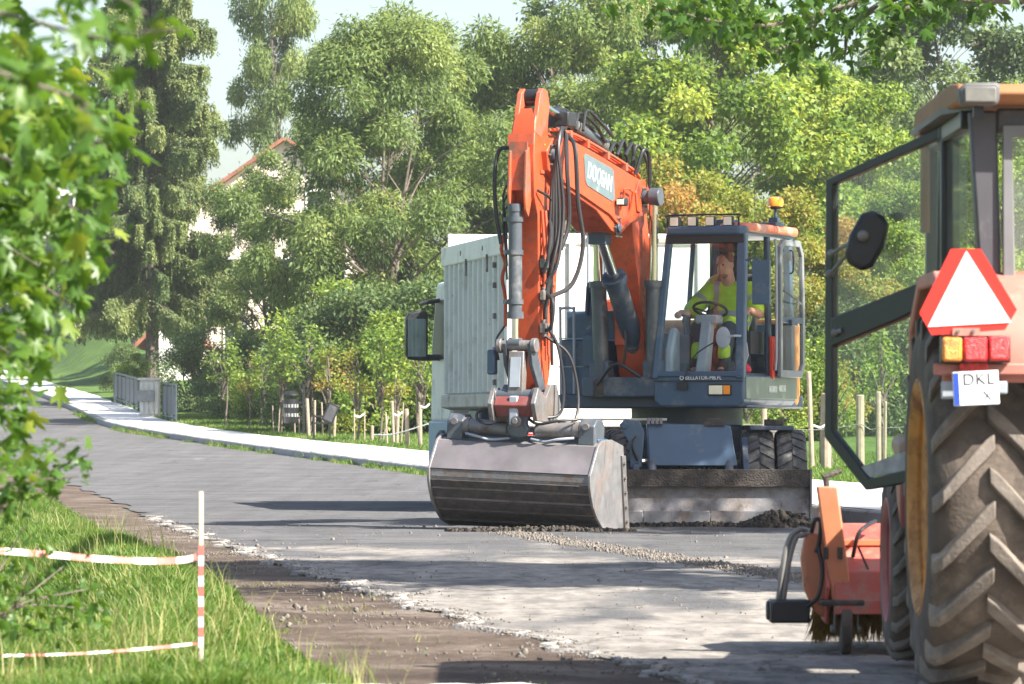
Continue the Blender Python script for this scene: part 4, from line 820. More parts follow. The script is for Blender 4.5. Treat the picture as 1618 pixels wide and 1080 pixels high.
for k in range(4):
    b = MB(U); b.tube([(4.30,VB-.15,3.6-.12*k),(4.36,VB-.19,3.45-.1*k),(4.34,VB-.17,3.2-.1*k),(4.40,VB-.13,3.0-.14*k)], .011, 6, 5); b.build('grease_line', M_HOSE, dip)
hose([(4.0,VB+.16,3.3),(4.1,VB+.24,3.1),(4.22,VB+.26,2.85),(4.2,VB+.2,2.65)], .018)
hose([(3.9,VB+.16,3.55),(4.05,VB+.22,3.42),(4.15,VB+.22,3.45),(4.3,VB+.17,3.5)], .014)
hose([(4.1,VB+.18,2.45),(4.2,VB+.30,2.35),(4.2,VB+.28,2.1),(4.15,VB+.18,2.05)], .02)
# --- cab
CB, CT = 1.28, 3.22
def cabv(z):      # cab half outline narrows upwards
    t = np.clip((z-1.7)/(CT-1.7), 0, 1); return .09+.10*t, 1.14-.03*t
def post(u0, v0, z0, u1, v1, z1, w, name='pillar', m=None, wv=None, bev=.015):
    b = MB(U); h = w/2; k = (wv or w)/2
    b.add([(u0-h,v0-k,z0),(u0+h,v0-k,z0),(u0+h,v0+k,z0),(u0-h,v0+k,z0),(u1-h,v1-k,z1),(u1+h,v1-k,z1),(u1+h,v1+k,z1),(u1-h,v1+k,z1)], [(3,2,1,0),(4,5,6,7),(0,1,5,4),(1,2,6,5),(2,3,7,6),(3,0,4,7)])
    return b.build(name, m or M_FRAME, ex, 35, bev)
b = MB(U); b.prism([(.10,1.34),(.16,1.27),(1.08,1.27),(1.14,1.34),(1.14,1.62),(.10,1.62)], -.42, 1.34, lambda a, q, w: (w, a, q)); cb = b.build('cab_base', M_FRAME, ex, 35, .03, 3)
b = MB(U); b.bb(-.42, 1.30, 1.135, 1.152, 1.36, 1.60); b.build('side_sill', mat('olive_sill', (.16,.19,.16), .35, var=.1), cb, bevel=.006)
b = MB(U); b.bb(1.33, 1.352, .11, 1.13, 1.545, 1.56); b.build('sill_seam', M_BLK, cb)
A0, A1 = cabv(1.6)[0]+.03, cabv(3.2)[0]+.035
post(1.33, A0, 1.58, 1.16, A1, 3.16, .075, 'front_pillar', wv=.075)
post(1.31, 1.09, 1.58, 1.15, 1.06, 3.16, .10, 'front_pillar', wv=.10)
post(-.36, A0, 1.58, -.36, A1, 3.16, .09, 'rear_pillar'); post(-.36, 1.09, 1.58, -.36, 1.06, 3.16, .09, 'rear_pillar')
post(.40, 1.10, 1.58, .38, 1.07, 3.16, .08, 'door_pillar', M_GREY, .06)
post(.42, A0, 1.58, .40, A1, 3.16, .05, 'side_pillar')
b = MB(U); b.bb(.37, .45, 1.12, 1.165, 1.58, 2.05); b.build('door_seal_strip', mat('red_strip', (.6,.05,.02), .45), ex, bevel=.01)
b = MB(U); b.bb(1.25, 1.36, .12, 1.12, 1.60, 1.66); b.build('window_sill', M_FRAME, ex, bevel=.012)
b = MB(U); b.bb(1.10, 1.215, .20, 1.10, 3.05, 3.16); b.build('window_header', M_BLK, ex, bevel=.012)
# roof: dark front visor, orange cap with rounded edge
b = MB(U); b.prism([(-.46,.17),(1.20,.19),(1.26,.24),(1.26,1.06),(1.20,1.12),(-.46,1.12)], 3.14, 3.24, lambda a, q, w: (a, q, w)); rf = b.build('roof', M_FRAME, ex, 35, .03, 3)
b = MB(U); b.prism([(-.50,.62),(1.05,.75),(1.19,.98),(1.16,1.12),(1.05,1.155),(-.5,1.15)], 3.17, 3.275, lambda a, q, w: (a, q, w)); b.build('roof_cap', mat('faded_roof_orange', (.62,.17,.09), .45, var=.12, dirt=(.5,.35,.3), dirt_amt=.4), rf, 35, .04, 3)
for k in range(4):
    v_ = .30+.205*k; b = MB(U); b.bb(1.16, 1.235, v_-.055, v_+.055, 3.235, 3.345); lp = b.build('work_lamp', M_BLK, rf, bevel=.015)
    b = MB(U); b.bb(1.235, 1.243, v_-.045, v_+.045, 3.245, 3.335); b.build('lens', M_LAMP, lp, bevel=.003)
b = MB(U); b.tube([(1.2,.21,3.2),(1.2,.21,3.33),(1.2,.23,3.36),(1.2,1.0,3.36),(1.2,1.03,3.33),(1.2,1.03,3.2)], .011, 7, 2); b.build('lamp_rail', M_BLK, rf)
b = MB(U); b.bb(.5,.75,.6,.8,3.24,3.33); b.build('roof_vent', M_GREY, rf, bevel=.02)
b = MB(U); b.tube([(.2,.87,3.24),(.2,.87,3.7)], .004, 5, 1); b.build('antenna', M_BLK, rf)
b = MB(U); b.bb(-.02,.28,.95,1.14,3.27,3.31); b.bb(0,.12,1.0,1.1,3.3,3.37); b.tube([(.05,1.06,3.3),(.05,1.06,3.5)], .018, 8, 1); bc = b.build('beacon_bracket', M_GREY, rf, bevel=.006)
b = MB(U); b.lathe([(0,3.46),(.05,3.46),(.06,3.475),(.062,3.52)], (.05,1.06,0), (0,0,1), 18); b.build('beacon_base', M_BLK, bc)
b = MB(U); b.lathe([(.062,3.49),(.085,3.495),(.09,3.55),(.075,3.585),(.04,3.6),(0,3.602)], (.05,1.06,0), (0,0,1), 20); b.build('beacon_lens', M_AMB, bc)
# glass panes
def pane(pts, name='window_pane', m=None, t=.004):
    a, b_, c = Vector(pts[0]), Vector(pts[1]), Vector(pts[-1]); n = (b_-a).cross(c-a).normalized()*t
    k = len(pts); b = MB(U); b.add([Vector(p) for p in pts]+[Vector(p)+n for p in pts], [tuple(range(k))[::-1], tuple(range(k, 2*k))]+[(i, (i+1) % k, k+(i+1) % k, k+i) for i in range(k)])
    return b.build(name, m or M_GLASS, ex, 0)
pane([(1.335,A0+.03,1.64),(1.335,1.05,1.64),(1.19,1.03,3.07),(1.19,A1+.03,3.07)], 'windscreen')
pane([(-.30,A0-.01,1.64),(1.28,A0-.01,1.64),(1.12,A1,3.1),(-.30,A1,3.1)], 'side_window')
pane([(-.38,A0+.04,2.2),(-.38,1.05,2.2),(-.38,1.02,3.08),(-.38,A1+.04,3.08)], 'rear_window')
b = MB(U); b.bb(-.40,-.37,A0,1.08,1.6,2.2); b.build('rear_wall', M_GREY, ex, bevel=.01)
b = MB(U); b.bb(-.38,-.33,.44,.52,2.2,3.1); b.bb(-.36,.2,A0,A0+.06,1.6,2.05); b.build('rear_mullion', M_GREY, ex, bevel=.01)
# folded back door
b = MB(U)
do = [(.38,1.60),(.38,3.04),(.28,3.12),(-.30,3.12),(-.42,2.98),(-.46,2.3),(-.46,1.72),(-.36,1.60)]; di = [(.31,1.68),(.31,3.0),(.25,3.05),(-.27,3.05),(-.36,2.95),(-.39,2.3),(-.39,1.75),(-.33,1.68)]
n = len(do); vs = [(a, w, z) for w in (1.19,1.235) for q in (do, di) for a, z in q]
fs = []
for i in range(n):
    j = (i+1) % n; fs += [(i, j, n+j, n+i), (2*n+i, 3*n+i, 3*n+j, 2*n+j), (i, 2*n+i, 2*n+j, j), (n+i, n+j, 3*n+j, 3*n+i)]
b.add(vs, fs); dr_ = b.build('door', mat('door_grey', (.19,.20,.21), .4, var=.1), ex, 35, .008)
b = MB(U); b.prism(di, 1.205, 1.21, uz); b.build('door_glass', M_GLASS, dr_, 0)
b = MB(U); b.bb(-.40,.32,1.19,1.23,2.2,2.27); b.bb(-.1,.1,1.23,1.27,2.17,2.24); b.build('door_bar', M_GREY, dr_, bevel=.01)
b = MB(U); b.tube([(.1,1.24,2.75),(.1,1.28,2.77),(.1,1.28,2.98),(.1,1.24,3.0)], .01, 6, 2); b.tube([(.3,1.24,2.55),(.0,1.3,2.45),(-.3,1.24,2.42)], .01, 6, 2); b.build('handle', M_BLK, dr_)
b = MB(U); b.tube([(.42,1.17,1.7),(.44,1.2,1.8),(.44,1.2,3.0),(.42,1.17,3.1)], .014, 7, 2); b.build('grab_handle', M_TRIM, ex)
# mirrors, headlight, wiper, lettering
b = MB(U); b.tube([(1.2,1.1,2.86),(1.24,1.22,2.88),(1.24,1.3,2.84),(1.24,1.3,2.6)], .011, 7, 2); b.bb(1.2,1.25,1.2,1.4,2.38,2.86); b.build('mirror', M_FRAME, ex, bevel=.02)
b = MB(U); b.ball((1.42,.93,2.02), (.02,.085,.12)); b.tube([(1.42,.95,2.02),(1.42,1.05,2.04),(1.34,1.1,2.04)], .014, 7, 2); b.build('mirror', M_TRIM, ex)
b = MB(U); b.bb(1.33,1.36,.73,1.0,1.395,1.52); hl = b.build('headlight', M_BLK, ex, bevel=.008)
b = MB(U); b.bb(1.358,1.37,.745,.90,1.41,1.505); b.build('lens', mat('headlamp_glass', (.92,.84,.62), .15), hl, bevel=.004)  # paler, warmer lens colour than the roof lamps
b = MB(U); b.bb(1.358,1.37,.91,.985,1.41,1.505); b.build('indicator', M_AMB, hl, bevel=.004)
b = MB(U); b.tube([(1.37,.45,1.52),(1.40,.52,1.7),(1.385,.62,1.86),(1.36,.82,1.98)], .008, 6, 2); b.bb(1.355,1.38,.38,.5,1.46,1.54); b.build('wiper', M_BLK, ex)
M = UZ @ basis((0,1,0), (0,0,1), (1.357,.68,1.588)); tx_ = text('lettering', 'BELLATOR-MB.PL', .062, M, M_WHT, ex, .001, .84)
b = MB(U); b.lathe([(.016,0),(.024,0),(.024,.002),(.016,.002)], (1.356,.43,1.588), (1,0,0), 14); b.build('emblem', M_WHT, ex)
for u0, u1, z_ in ((.55,.28,1.47),(.22,-.02,1.48)):
    b = MB(U); b.bb(u0, u1, 1.152, 1.155, z_-.035, z_+.035); b.build('side_decal', mat('faded_decal', (.42,.44,.4), .5, var=.5, vs=40), cb)
# interior
b = MB(U); b.bb(-.3,1.28,.16,1.1,1.58,1.64); b.build('floor', M_BLK, ex)
b = MB(U); b.bb(.0,.52,.34,.84,1.95,2.08); b.prism([(-.02,2.0),(.14,2.0),(.02,2.75),(-.12,2.75)], .36, .82, uz); b.prism([(-.08,2.74),(.02,2.74),(-.02,2.96),(-.10,2.96)], .47, .71, uz); b.bb(.05,.45,.4,.78,1.64,1.95); b.build('seat', M_SEAT, ex, bevel=.04, bseg=3)
b = MB(U); b.prism([(1.02,1.64),(1.22,1.64),(1.02,2.22),(.88,2.22)], .53, .65, uz); b.bb(.82,1.02,.46,.72,2.18,2.28); b.build('steering_column', M_TRIM, ex, bevel=.02)
b = MB(U); ax = Vector((-.45,0,1)).normalized(); c_ = Vector((.88,.59,2.34)); xx = ax.orthogonal().normalized(); yy = ax.cross(xx)
ring = [c_+xx*.185*math.cos(a)+yy*.185*math.sin(a) for a in np.linspace(0, 2*math.pi, 28)]
b.tube(ring, .016, 7, 1)
for a in (0, 2.1, 4.2): b.tube([c_-ax*.04, c_+xx*.18*math.cos(a)+yy*.18*math.sin(a)], .012, 6, 1)
b.cyl(c_-ax*.09, c_-ax*.02, .04); b.build('steering_wheel', M_BLK, ex)
b = MB(U); b.bb(.45,.95,.20,.38,1.75,2.06); b.tube([(.86,.29,2.04),(.88,.29,2.2)], .016, 7, 1); b.ball((.885,.29,2.22), (.025,.025,.05)); b.build('console', M_BRN, ex, bevel=.03)
b = MB(U); b.bb(.35,.8,.88,1.03,1.85,2.10); b.tube([(.74,.96,2.1),(.76,.96,2.24)], .016, 7, 1); b.ball((.765,.96,2.26), (.025,.025,.05)); cn = b.build('console', M_BLK, ex, bevel=.05, bseg=3)
b = MB(U); b.prism([(.90,1.72),(.97,1.72),(1.01,1.84),(.99,1.98),(.93,2.02),(.90,1.9)], .80, .82, lambda a, q, w: (w, a, q)); b.build('console_badge', M_TRIM, cn, bevel=.006)
b = MB(U); b.prism([(.95,1.64),(1.22,1.64),(1.2,1.9),(1.06,2.15),(.95,2.1)], .17, .27, uz); b.build('side_trim', M_TRIM, ex, bevel=.03)
b = MB(U); b.bb(1.04,1.10,.76,1.02,2.95,3.06); b.build('monitor', M_BLK, ex, bevel=.015)
cloth = MB(U); cloth.ball((.95,.98,1.70), (.10,.09,.06)); cloth.ball((1.02,1.05,1.68), (.07,.06,.05)); tag(cloth.build('bundle', mat('red_cloth', (.45,.03,.05), .9, var=.5, vs=20)), 'crumpled red and white bundle on the cab floor by the door', 'bundle').location = EX
hat = MB(U); hat.lathe([(.0,.13),(.07,.12),(.11,.07),(.125,0),(.165,-.01),(.165,-.02),(.11,-.02)], (-.1,.33,2.62), (.75,0,.35), 22); o = hat.build('hard_hat', mat('yellow_plastic', (.72,.36,.02), .35, var=.1)); o.location = EX; tag(o, 'yellow hard hat hanging behind the driver in the cab', 'hard hat')

# ------------------------------------------------------------ the driver
M_SKIN = mat('skin', (.5,.25,.17), .5, var=.1, vs=20)
M_LIME = mat('lime_fabric', (.42,.62,.04), .85, var=.12, vs=14, bump=.25, bs=25)
M_REFL = mat('reflective_tape', (.33,.33,.35), .4, var=.1)
M_HAIR = mat('short_hair', (.06,.042,.035), .9, var=.2)
M_TRO = mat('work_trousers', (.05,.06,.09), .9, var=.2)
M_SHOE = mat('black_boots', (.02,.02,.02), .6)
def blob(name, shapes, m, parent, vox=.011, sm=6):
    b = MB()
    for s_ in shapes:
        if s_[0] == 'c': b.cyl(s_[1], s_[2], s_[3], s_[4], 14); b.ball(s_[1], s_[3], 14, 9); b.ball(s_[2], s_[4], 14, 9)
        else: b.ball(s_[1], s_[2], 18, 12, s_[3] if len(s_) > 3 else None)
    o = b.build(name, m, None, 0)
    md = o.modifiers.new('r', 'REMESH'); md.mode = 'VOXEL'; md.voxel_size = vox; md.use_smooth_shade = True
    s2 = o.modifiers.new('s', 'SMOOTH'); s2.factor = .5; s2.iterations = sm
    dg = bpy.context.evaluated_depsgraph_get(); me = bpy.data.meshes.new_from_object(o.evaluated_get(dg)); bpy.data.objects.remove(o)
    me.transform(UZ); me.shade_smooth()
    o = bpy.data.objects.new(name, me); COL.objects.link(o); o.parent = parent; return o
# local frame: x forward, y left, z up relative to EX (rotated by UZ)
PX, PY = .20, .59
person = empty('person', (EX[0], EX[1], 0), 'man with cropped hair in lime hi-vis shirt sitting at the excavator controls', 'person')
PS = 1.14; pv_ = UZ @ Vector((PX-.05, PY, 2.0)); person.scale = (PS, PS, PS); person.location = Vector((EX[0], EX[1], 0))+pv_*(1-PS)
hd = Vector((PX+.10, PY-.02, 2.74)); HR = Matrix.Rotation(math.radians(-14), 3, 'Z') @ Matrix.Rotation(math.radians(8), 3, 'Y')
def hp(x, y, z): return hd + HR @ Vector((x, y, z))
sL, sR = Vector((PX+.02, PY+.20, 2.50)), Vector((PX+.02, PY-.20, 2.50)); eL, eR = Vector((PX+.20, PY+.36, 2.26)), Vector((PX+.26, PY-.34, 2.26)); wL, wR = Vector((PX+.46, PY+.36, 2.29)), Vector((PX+.56, PY-.31, 2.27))
body = [('e', hp(0,0,.02), (.095,.078,.115), HR), ('e', hp(.03,0,-.05), (.07,.062,.075), HR), ('e', hp(.055,0,-.085), (.035,.035,.03), HR), ('e', hp(.098,0,-.012), (.02,.013,.026), HR), ('e', hp(.085,0,.03), (.02,.05,.012), HR), ('e', hp(.082,0,-.06), (.02,.028,.008), HR),
        ('e', hp(-.005,.08,-.005), (.018,.012,.032), HR), ('e', hp(-.005,-.08,-.005), (.018,.012,.032), HR), ('c', hp(-.015,0,-.05), Vector((PX+.02,PY,2.50)), .062, .07), ('e', Vector((PX,PY,2.28)), (.13,.18,.26)), ('e', Vector((PX+.03,PY,2.12)), (.16,.17,.14)),
        ('c', sL, eL, .06, .048), ('c', sR, eR, .06, .048), ('c', eL, wL, .046, .031), ('c', eR, wR, .046, .031)]
def hand(w, d, s):
    out = [('e', w+d*.05, (.05,.042,.024), d.to_track_quat('X','Z').to_matrix())]; side = Vector((0,1,0))
    for k, L in enumerate((.07,.08,.075,.06)):
        p = w+d*.085+side*(.028-.019*k); q = p+d*L*.5+Vector((0,0,.004)); out += [('c', p, q, .0095, .009), ('c', q, q+d*.01+Vector((-.01,0,-L*.55)), .009, .0075)]
    p = w+d*.03+side*(.035*s); q = p+d*.035+side*(.022*s); out += [('c', p, q, .011, .0095), ('c', q, q+d*.03, .0095, .008)]
    return out
body += hand(wL, (Vector((PX+.6,PY+.36,2.28))-wL).normalized(), -1) + hand(wR, (Vector((PX+.7,PY-.30,2.25))-wR).normalized(), 1)
hip = [(Vector((PX+.05,PY+.1,2.08)), 1), (Vector((PX+.05,PY-.1,2.08)), -1)]
for h_, s in hip:
    k_ = Vector((PX+.50, PY+.16*s, 2.12)); a_ = Vector((PX+.62, PY+.14*s, 1.72)); body += [('c', h_, k_, .08, .058), ('c', k_, a_, .056, .04), ('c', a_, a_+Vector((.14,0,-.03)), .04, .035)]
blob('body', body, M_SKIN, person, .0085, 4)
blob('hair', [('e', hp(-.012,0,.042), (.094,.083,.104), HR)], M_HAIR, person, .012, 2)
beard = blob('beard', [('e', hp(.045,0,-.088), (.05,.052,.04), HR)], mat('stubble', (.23,.12,.08), .9), person, .012, 2)
for s in (-1, 1):
    e_ = MB(); e_.ball(Vector((0,0,0)), .011, 8, 6); o = e_.build('eye', M_BLK, person); o.location = UZ @ hp(.088, .032*s, .012)
def sleeve(s, e, w=1): m_ = s.lerp(e, .82); return [('c', s, m_, .084, .088)]
shirt = [('e', Vector((PX,PY,2.28)), (.155,.215,.28)), ('e', Vector((PX+.05,PY,2.14)), (.175,.2,.15)), ('c', sL, sR, .085, .085)] + sleeve(sL, eL) + sleeve(sR, eR)
shirt_o = blob('shirt', shirt, M_LIME, person, .012, 5)
def shell(fn, name, m):     # strips of reflective tape taken from the shirt surface
    bm = bmesh.new(); bm.from_mesh(shirt_o.data); inv = UZ.inverted(); dele = [f for f in bm.faces if not fn(inv @ f.calc_center_median())]
    bmesh.ops.delete(bm, geom=dele, context='FACES')
    bm.normal_update()
    for v in bm.verts: v.co += v.normal*.006
    me = bpy.data.meshes.new(name); bm.to_mesh(me); bm.free(); me.materials.append(m); o = bpy.data.objects.new(name, me); COL.objects.link(o); o.parent = shirt_o
shell(lambda p: abs(p.y-PY) < .2 and (abs(p.z-2.27) < .028 or abs(p.z-2.17) < .022), 'reflective_band', M_REFL)
shell(lambda p: p.z > 2.28 and (abs(p.y-PY+.11) < .026 or abs(p.y-PY-.13) < .026), 'reflective_band', M_REFL)
for s_, e_ in ((sL, eL), (sR, eR)):
    d_ = (e_-s_).normalized(); shell(lambda p: abs(p.y-PY) > .19 and abs((p-s_).dot(d_)-.17) < .024, 'reflective_band', M_REFL)
tr = []
for h_, s in hip:
    k_ = Vector((PX+.50, PY+.16*s, 2.12)); a_ = Vector((PX+.60, PY+.14*s, 1.76)); tr += [('c', h_, k_, .098, .075), ('c', k_, a_, .073, .06)]
tro = blob('trousers', tr, M_TRO, person, .014, 4)
blob('knee_panel', [('c', Vector((PX+.30,PY+.13*s,2.15)), Vector((PX+.45,PY+.155*s,2.16)), .086, .078) for s in (-1,1)]+[('c', Vector((PX+.57,PY+.14*s,1.93)), Vector((PX+.59,PY+.14*s,1.86)), .068, .066) for s in (-1,1)], M_LIME, person, .014, 3)
for s in (-1, 1): blob('boot', [('c', Vector((PX+.61,PY+.14*s,1.78)), Vector((PX+.62,PY+.14*s,1.70)), .06, .06), ('c', Vector((PX+.62,PY+.14*s,1.69)), Vector((PX+.78,PY+.15*s,1.68)), .052, .045)], M_SHOE, person, .014, 2)
# ------------------------------------------------------------ white tipper truck behind the excavator
M_TW = mat('truck_white', (.72,.71,.66), .45, var=.05, vs=3, dirt=(.5,.46,.38), dirt_amt=.3, ds=2)
M_TP = mat('tipper_panel', (.56,.57,.54), .5, var=.06, vs=3, dirt=(.36,.34,.29), dirt_amt=.3, ds=2.5)
M_TRED = mat('weathered_wood', (.42,.36,.27), .9, var=.2, vs=8)
weather(M_TW, (.3,.22,.15), (.45,.38,.28), .45); weather(M_TP, (.3,.22,.15), (.4,.36,.29), .45)
TR = (-.06, 58.0, 0); trk = empty('tipper_truck', TR, 'white tipper truck with ribbed side standing behind the excavator', 'truck')
ta = math.atan2(-.166, 1); tc0, ts0 = math.cos(ta), math.sin(ta)
def TT(p): c, s = math.cos(-ta), math.sin(-ta); return Vector((p[0]*c-p[1]*s, p[0]*s+p[1]*c, p[2]))    # x right along tailgate, y forward (away)
# body: left side wall ribbed, tailgate, right wall, front wall
b = MB(TT); b.bb(.03, 2.47, .05, 5.0, 1.33, 1.45); b.build('body_floor', M_TW, trk, bevel=.02)
b = MB(TT); b.bb(.03, .07, .06, 5.05, 1.38, 3.30); sw_ = b.build('side_wall', M_TP, trk)
for k in range(12):
    y_ = .42+.40*k; b = MB(TT); b.prism([(-.045,-.07),(-.03,-.09),(.03,-.12),(.03,.12),(-.03,.09),(-.045,.07)], 1.48, 3.16, lambda a, q, w: (a, y_+q*.75, w)); b.build('rib', M_TP, sw_, bevel=.006)
b = MB(TT); b.bb(-.05, .10, .0, 5.1, 3.16, 3.42); b.build('top_rail', M_TW, sw_, bevel=.02)
b = MB(TT); b.prism([(-.05,1.30),(.1,1.26),(.1,1.48),(-.05,1.46)], .0, 5.1, lambda a, q, w: (a, w, q)); b.build('bottom_rail', mat('dirty_rail', (.55,.52,.45), .7, var=.15, dirt=(.33,.27,.2), dirt_amt=.5), sw_, bevel=.015)
for z in (1.6,2.0,2.42,2.8,3.05): b = MB(TT); b.bb(-.07,-.03,.62,.70,z-.035,z+.035); b.build('latch', M_STEEL, sw_, bevel=.006)
for y_ in (1.6,3.4): b = MB(TT); b.cyl((-.055,y_,3.29),(-.045,y_,3.29),.035,n=12); b.build('rail_hole', M_BLK, sw_)
for y_ in (1.2,2.9): b = MB(TT); b.bb(-.07,-.04,y_-.02,y_+.02,2.98,3.2); b.build('rail_hook', M_STEEL, sw_)
b = MB(TT); b.bb(2.43, 2.47, .06, 5.05, 1.38, 3.40); b.build('side_wall', M_TW, trk); b = MB(TT); b.bb(.03,2.47,4.98,5.05,1.38,3.6); b.build('front_wall', M_TW, trk, bevel=.02)
b = MB(TT); b.bb(.10, 2.40, -.0, .06, 1.42, 3.34); tg = b.build('tailgate', M_TW, trk, bevel=.012)
for x0, x1 in ((-.02,.14),(2.36,2.52)): b = MB(TT); b.bb(x0, x1, -.04, .12, 1.30, 3.42); b.build('corner_post', M_TW, trk, bevel=.02)
b = MB(TT); b.bb(.14, 2.36, -.03, .05, 3.28, 3.42); b.build('tailgate_rail', M_TW, tg, bevel=.02)
for x0, x1 in ((.98,1.28),(1.36,1.8),(1.88,2.3)): b = MB(TT); b.bb(x0, x1, -.045, -.028, 3.31, 3.37); b.build('board', M_TRED, tg, bevel=.004)
b = MB(TT)
for p0, p1 in (((.19,1.42),(.19,3.25)),((.19,1.42),(.45,1.42)),): b.bb(p0[0]-.008, p1[0]+.008, -.012, .0, p0[1]-.008, p1[1]+.008)
b.build('tailgate_seam', M_STEEL, tg)
b = MB(TT); b.bb(.18,.42,-.012,0,3.05,3.06); b.bb(.15,.4,-.02,0,2.17,2.19); b.build('tailgate_seam', M_STEEL, tg)
for x in (.8, 1.6): b = MB(TT); b.bb(x-.04, x+.04, -.05, 0, 1.42, 3.3); b.build('tailgate_stay', M_TW, tg, bevel=.01)
# chassis, bumper, mudguards, wheels
b = MB(TT); b.bb(.75, 1.75, .2, 7.2, .85, 1.15); b.build('chassis', M_BLK, trk)
b = MB(TT); b.bb(.05, 2.45, -.05, .1, .60, .80); b.build('rear_bumper', M_TW, trk, bevel=.02)
b = MB(TT); b.bb(.1, 2.4, .02, .12, 1.05, 1.30); b.build('rear_beam', M_TW, trk, bevel=.02)
for y0, y1 in ((.35,1.1),(2.3,3.2)):
    b = MB(TT); b.bb(.02, .5, y0, y1, 1.02, 1.27); b.bb(.02,.5,y0,y0+.12,.62,1.03); b.build('mudguard', M_GREY, trk, bevel=.03)
b = MB(TT); b.bb(.04,.5,3.5,4.6,.5,1.15); b.build('tool_box', mat('truck_blue', (.10,.2,.34), .4, var=.1), trk, bevel=.03)
def plain_wheel(T_, c, ax, R, w, parent, name='wheel', m=M_RUB, rimm=None):
    b = MB(T_); b.lathe([(R*.55,-w*.45),(R*.7,-w*.5),(R*.92,-w*.5),(R,-w*.4),(R,w*.4),(R*.92,w*.5),(R*.7,w*.5),(R*.55,w*.45)], c, ax, 36); t = b.build(name, m, parent)
    b = MB(T_); b.lathe([(R*.56,-w*.46),(R*.5,-w*.3),(R*.3,-w*.1),(R*.2,-w*.3),(0,-w*.3)], c, ax, 30); b.lathe([(R*.56,w*.46),(R*.5,w*.3),(R*.3,w*.1)], c, ax, 30); b.build('rim', rimm or M_STEEL, t); return t
for y_ in (.95, 2.3):
    plain_wheel(TT, (.3,y_,.5), (1,0,0), .5, .5, trk); plain_wheel(TT, (2.2,y_,.5), (-1,0,0), .5, .5, trk)
plain_wheel(TT, (.16,5.75,.5), (1,0,0), .5, .3, trk); plain_wheel(TT, (2.34,5.75,.5), (-1,0,0), .5, .3, trk)
for x in (.18, 2.3):
    b = MB(TT); b.bb(x-.13,x+.13,-.07,-.03,.84,.98); b.build('tail_lamp', mat('red_lens', (.5,.02,.02), .3), trk, bevel=.01)
# cab
M_TB = mat('cab_lower_blue', (.12,.24,.4), .4, var=.1)
b = MB(TT); b.prism([(5.25,1.1),(5.25,2.85),(5.4,3.0),(6.5,3.0),(6.95,2.2),(7.05,1.1)], .10, 2.4, lambda a, q, w: (w, a, q)); cbt = b.build('cab', M_TW, trk, 35, .06, 3)
b = MB(TT); b.prism([(5.2,.45),(5.2,1.12),(7.1,1.12),(7.1,.45),(6.4,.45),(6.25,.95),(5.25,.95)], .08, 2.42, lambda a, q, w: (w, a, q)); b.build('cab_lower', M_TB, cbt, 35, .04)
b = MB(TT); b.prism([(5.65,1.95),(5.65,2.75),(6.45,2.75),(6.8,2.1),(6.75,1.95)], .085, .099, lambda a, q, w: (w, a, q)); b.build('cab_window', M_BLK, cbt)
b = MB(TT); b.lathe([(0,.20),(.05,.19),(.08,.12),(.085,0)], (.2,5.35,2.97), (0,0,1), 16); b.build('roof_lamp', M_WHT, cbt)
b = MB(TT); b.tube([(.1,6.2,2.75),(-.1,6.25,2.72),(-.16,6.25,2.7)], .03, 7, 2); b.tube([(.1,6.2,1.98),(-.1,6.25,1.98)], .045, 7, 2); mr_ = b.build('mirror_arm', M_BLK, cbt)
b = MB(TT); b.prism([(-.37,2.02),(-.33,1.95),(-.10,1.93),(-.07,1.98),(-.07,2.56),(-.11,2.62),(-.33,2.58),(-.37,2.5)], 6.14, 6.28, lambda a, q, w: (a, w, q)); mh = b.build('mirror_housing', M_BLK, mr_, 35, .02, 3)
M_MIRR = mat('mirror_glass', (.4,.45,.45), .04, metal=1, var=.02)
b = MB(TT); b.bb(-.345,-.095,6.125,6.142,1.99,2.5); b.build('mirror_glass', M_MIRR, mh)

# ------------------------------------------------------------ tractor with front sweeper at the right edge
M_TRD = mat('faded_red_paint', (.32,.075,.07), .5, var=.15, vs=4, dirt=(.35,.16,.13), dirt_amt=.45, ds=2)
M_PINK = mat('sun_bleached_red', (.42,.15,.115), .6, var=.15, vs=5, dirt=(.42,.28,.22), dirt_amt=.4)
M_RIM = mat('rusty_yellow_rim', (.45,.2,.04), .6, var=.3, vs=5, dirt=(.2,.08,.03), dirt_amt=.55, ds=8)
M_TYRE = mat('dusty_tyre', (.075,.058,.046), .9, var=.25, vs=6, dirt=(.17,.135,.105), dirt_amt=.5, ds=4, bump=.25)
M_LUG = mat('dusty_lug', (.13,.108,.09), .85, var=.25, vs=6, dirt=(.23,.195,.16), dirt_amt=.5, ds=5, bump=.25)
M_ROOF = mat('rusty_orange_roof', (.27,.125,.05), .7, var=.15, vs=4, dirt=(.3,.13,.06), dirt_amt=.4)
weather(M_TRD); weather(M_PINK, (.2,.09,.07), (.3,.17,.13), .5); M_CABF = mat('tractor_cab_frame', (.065,.063,.072), .5, var=.12, dirt=(.2,.19,.18), dirt_amt=.3)
M_BLKP = mat('black_frame', (.014,.014,.016), .4, var=.2)
M_DGLASS = glass('dusty_glass', (.93,.97,.94), .07, .05, (.6,.63,.58))
TX, TY = 2.62, 20.0; tra = empty('tractor', (TX, TY, 0), 'old faded red tractor with open glazed door, cut off by the right edge', 'tractor')
def TL(p): return Vector((p[0]-TX, p[1]-TY, p[2]))
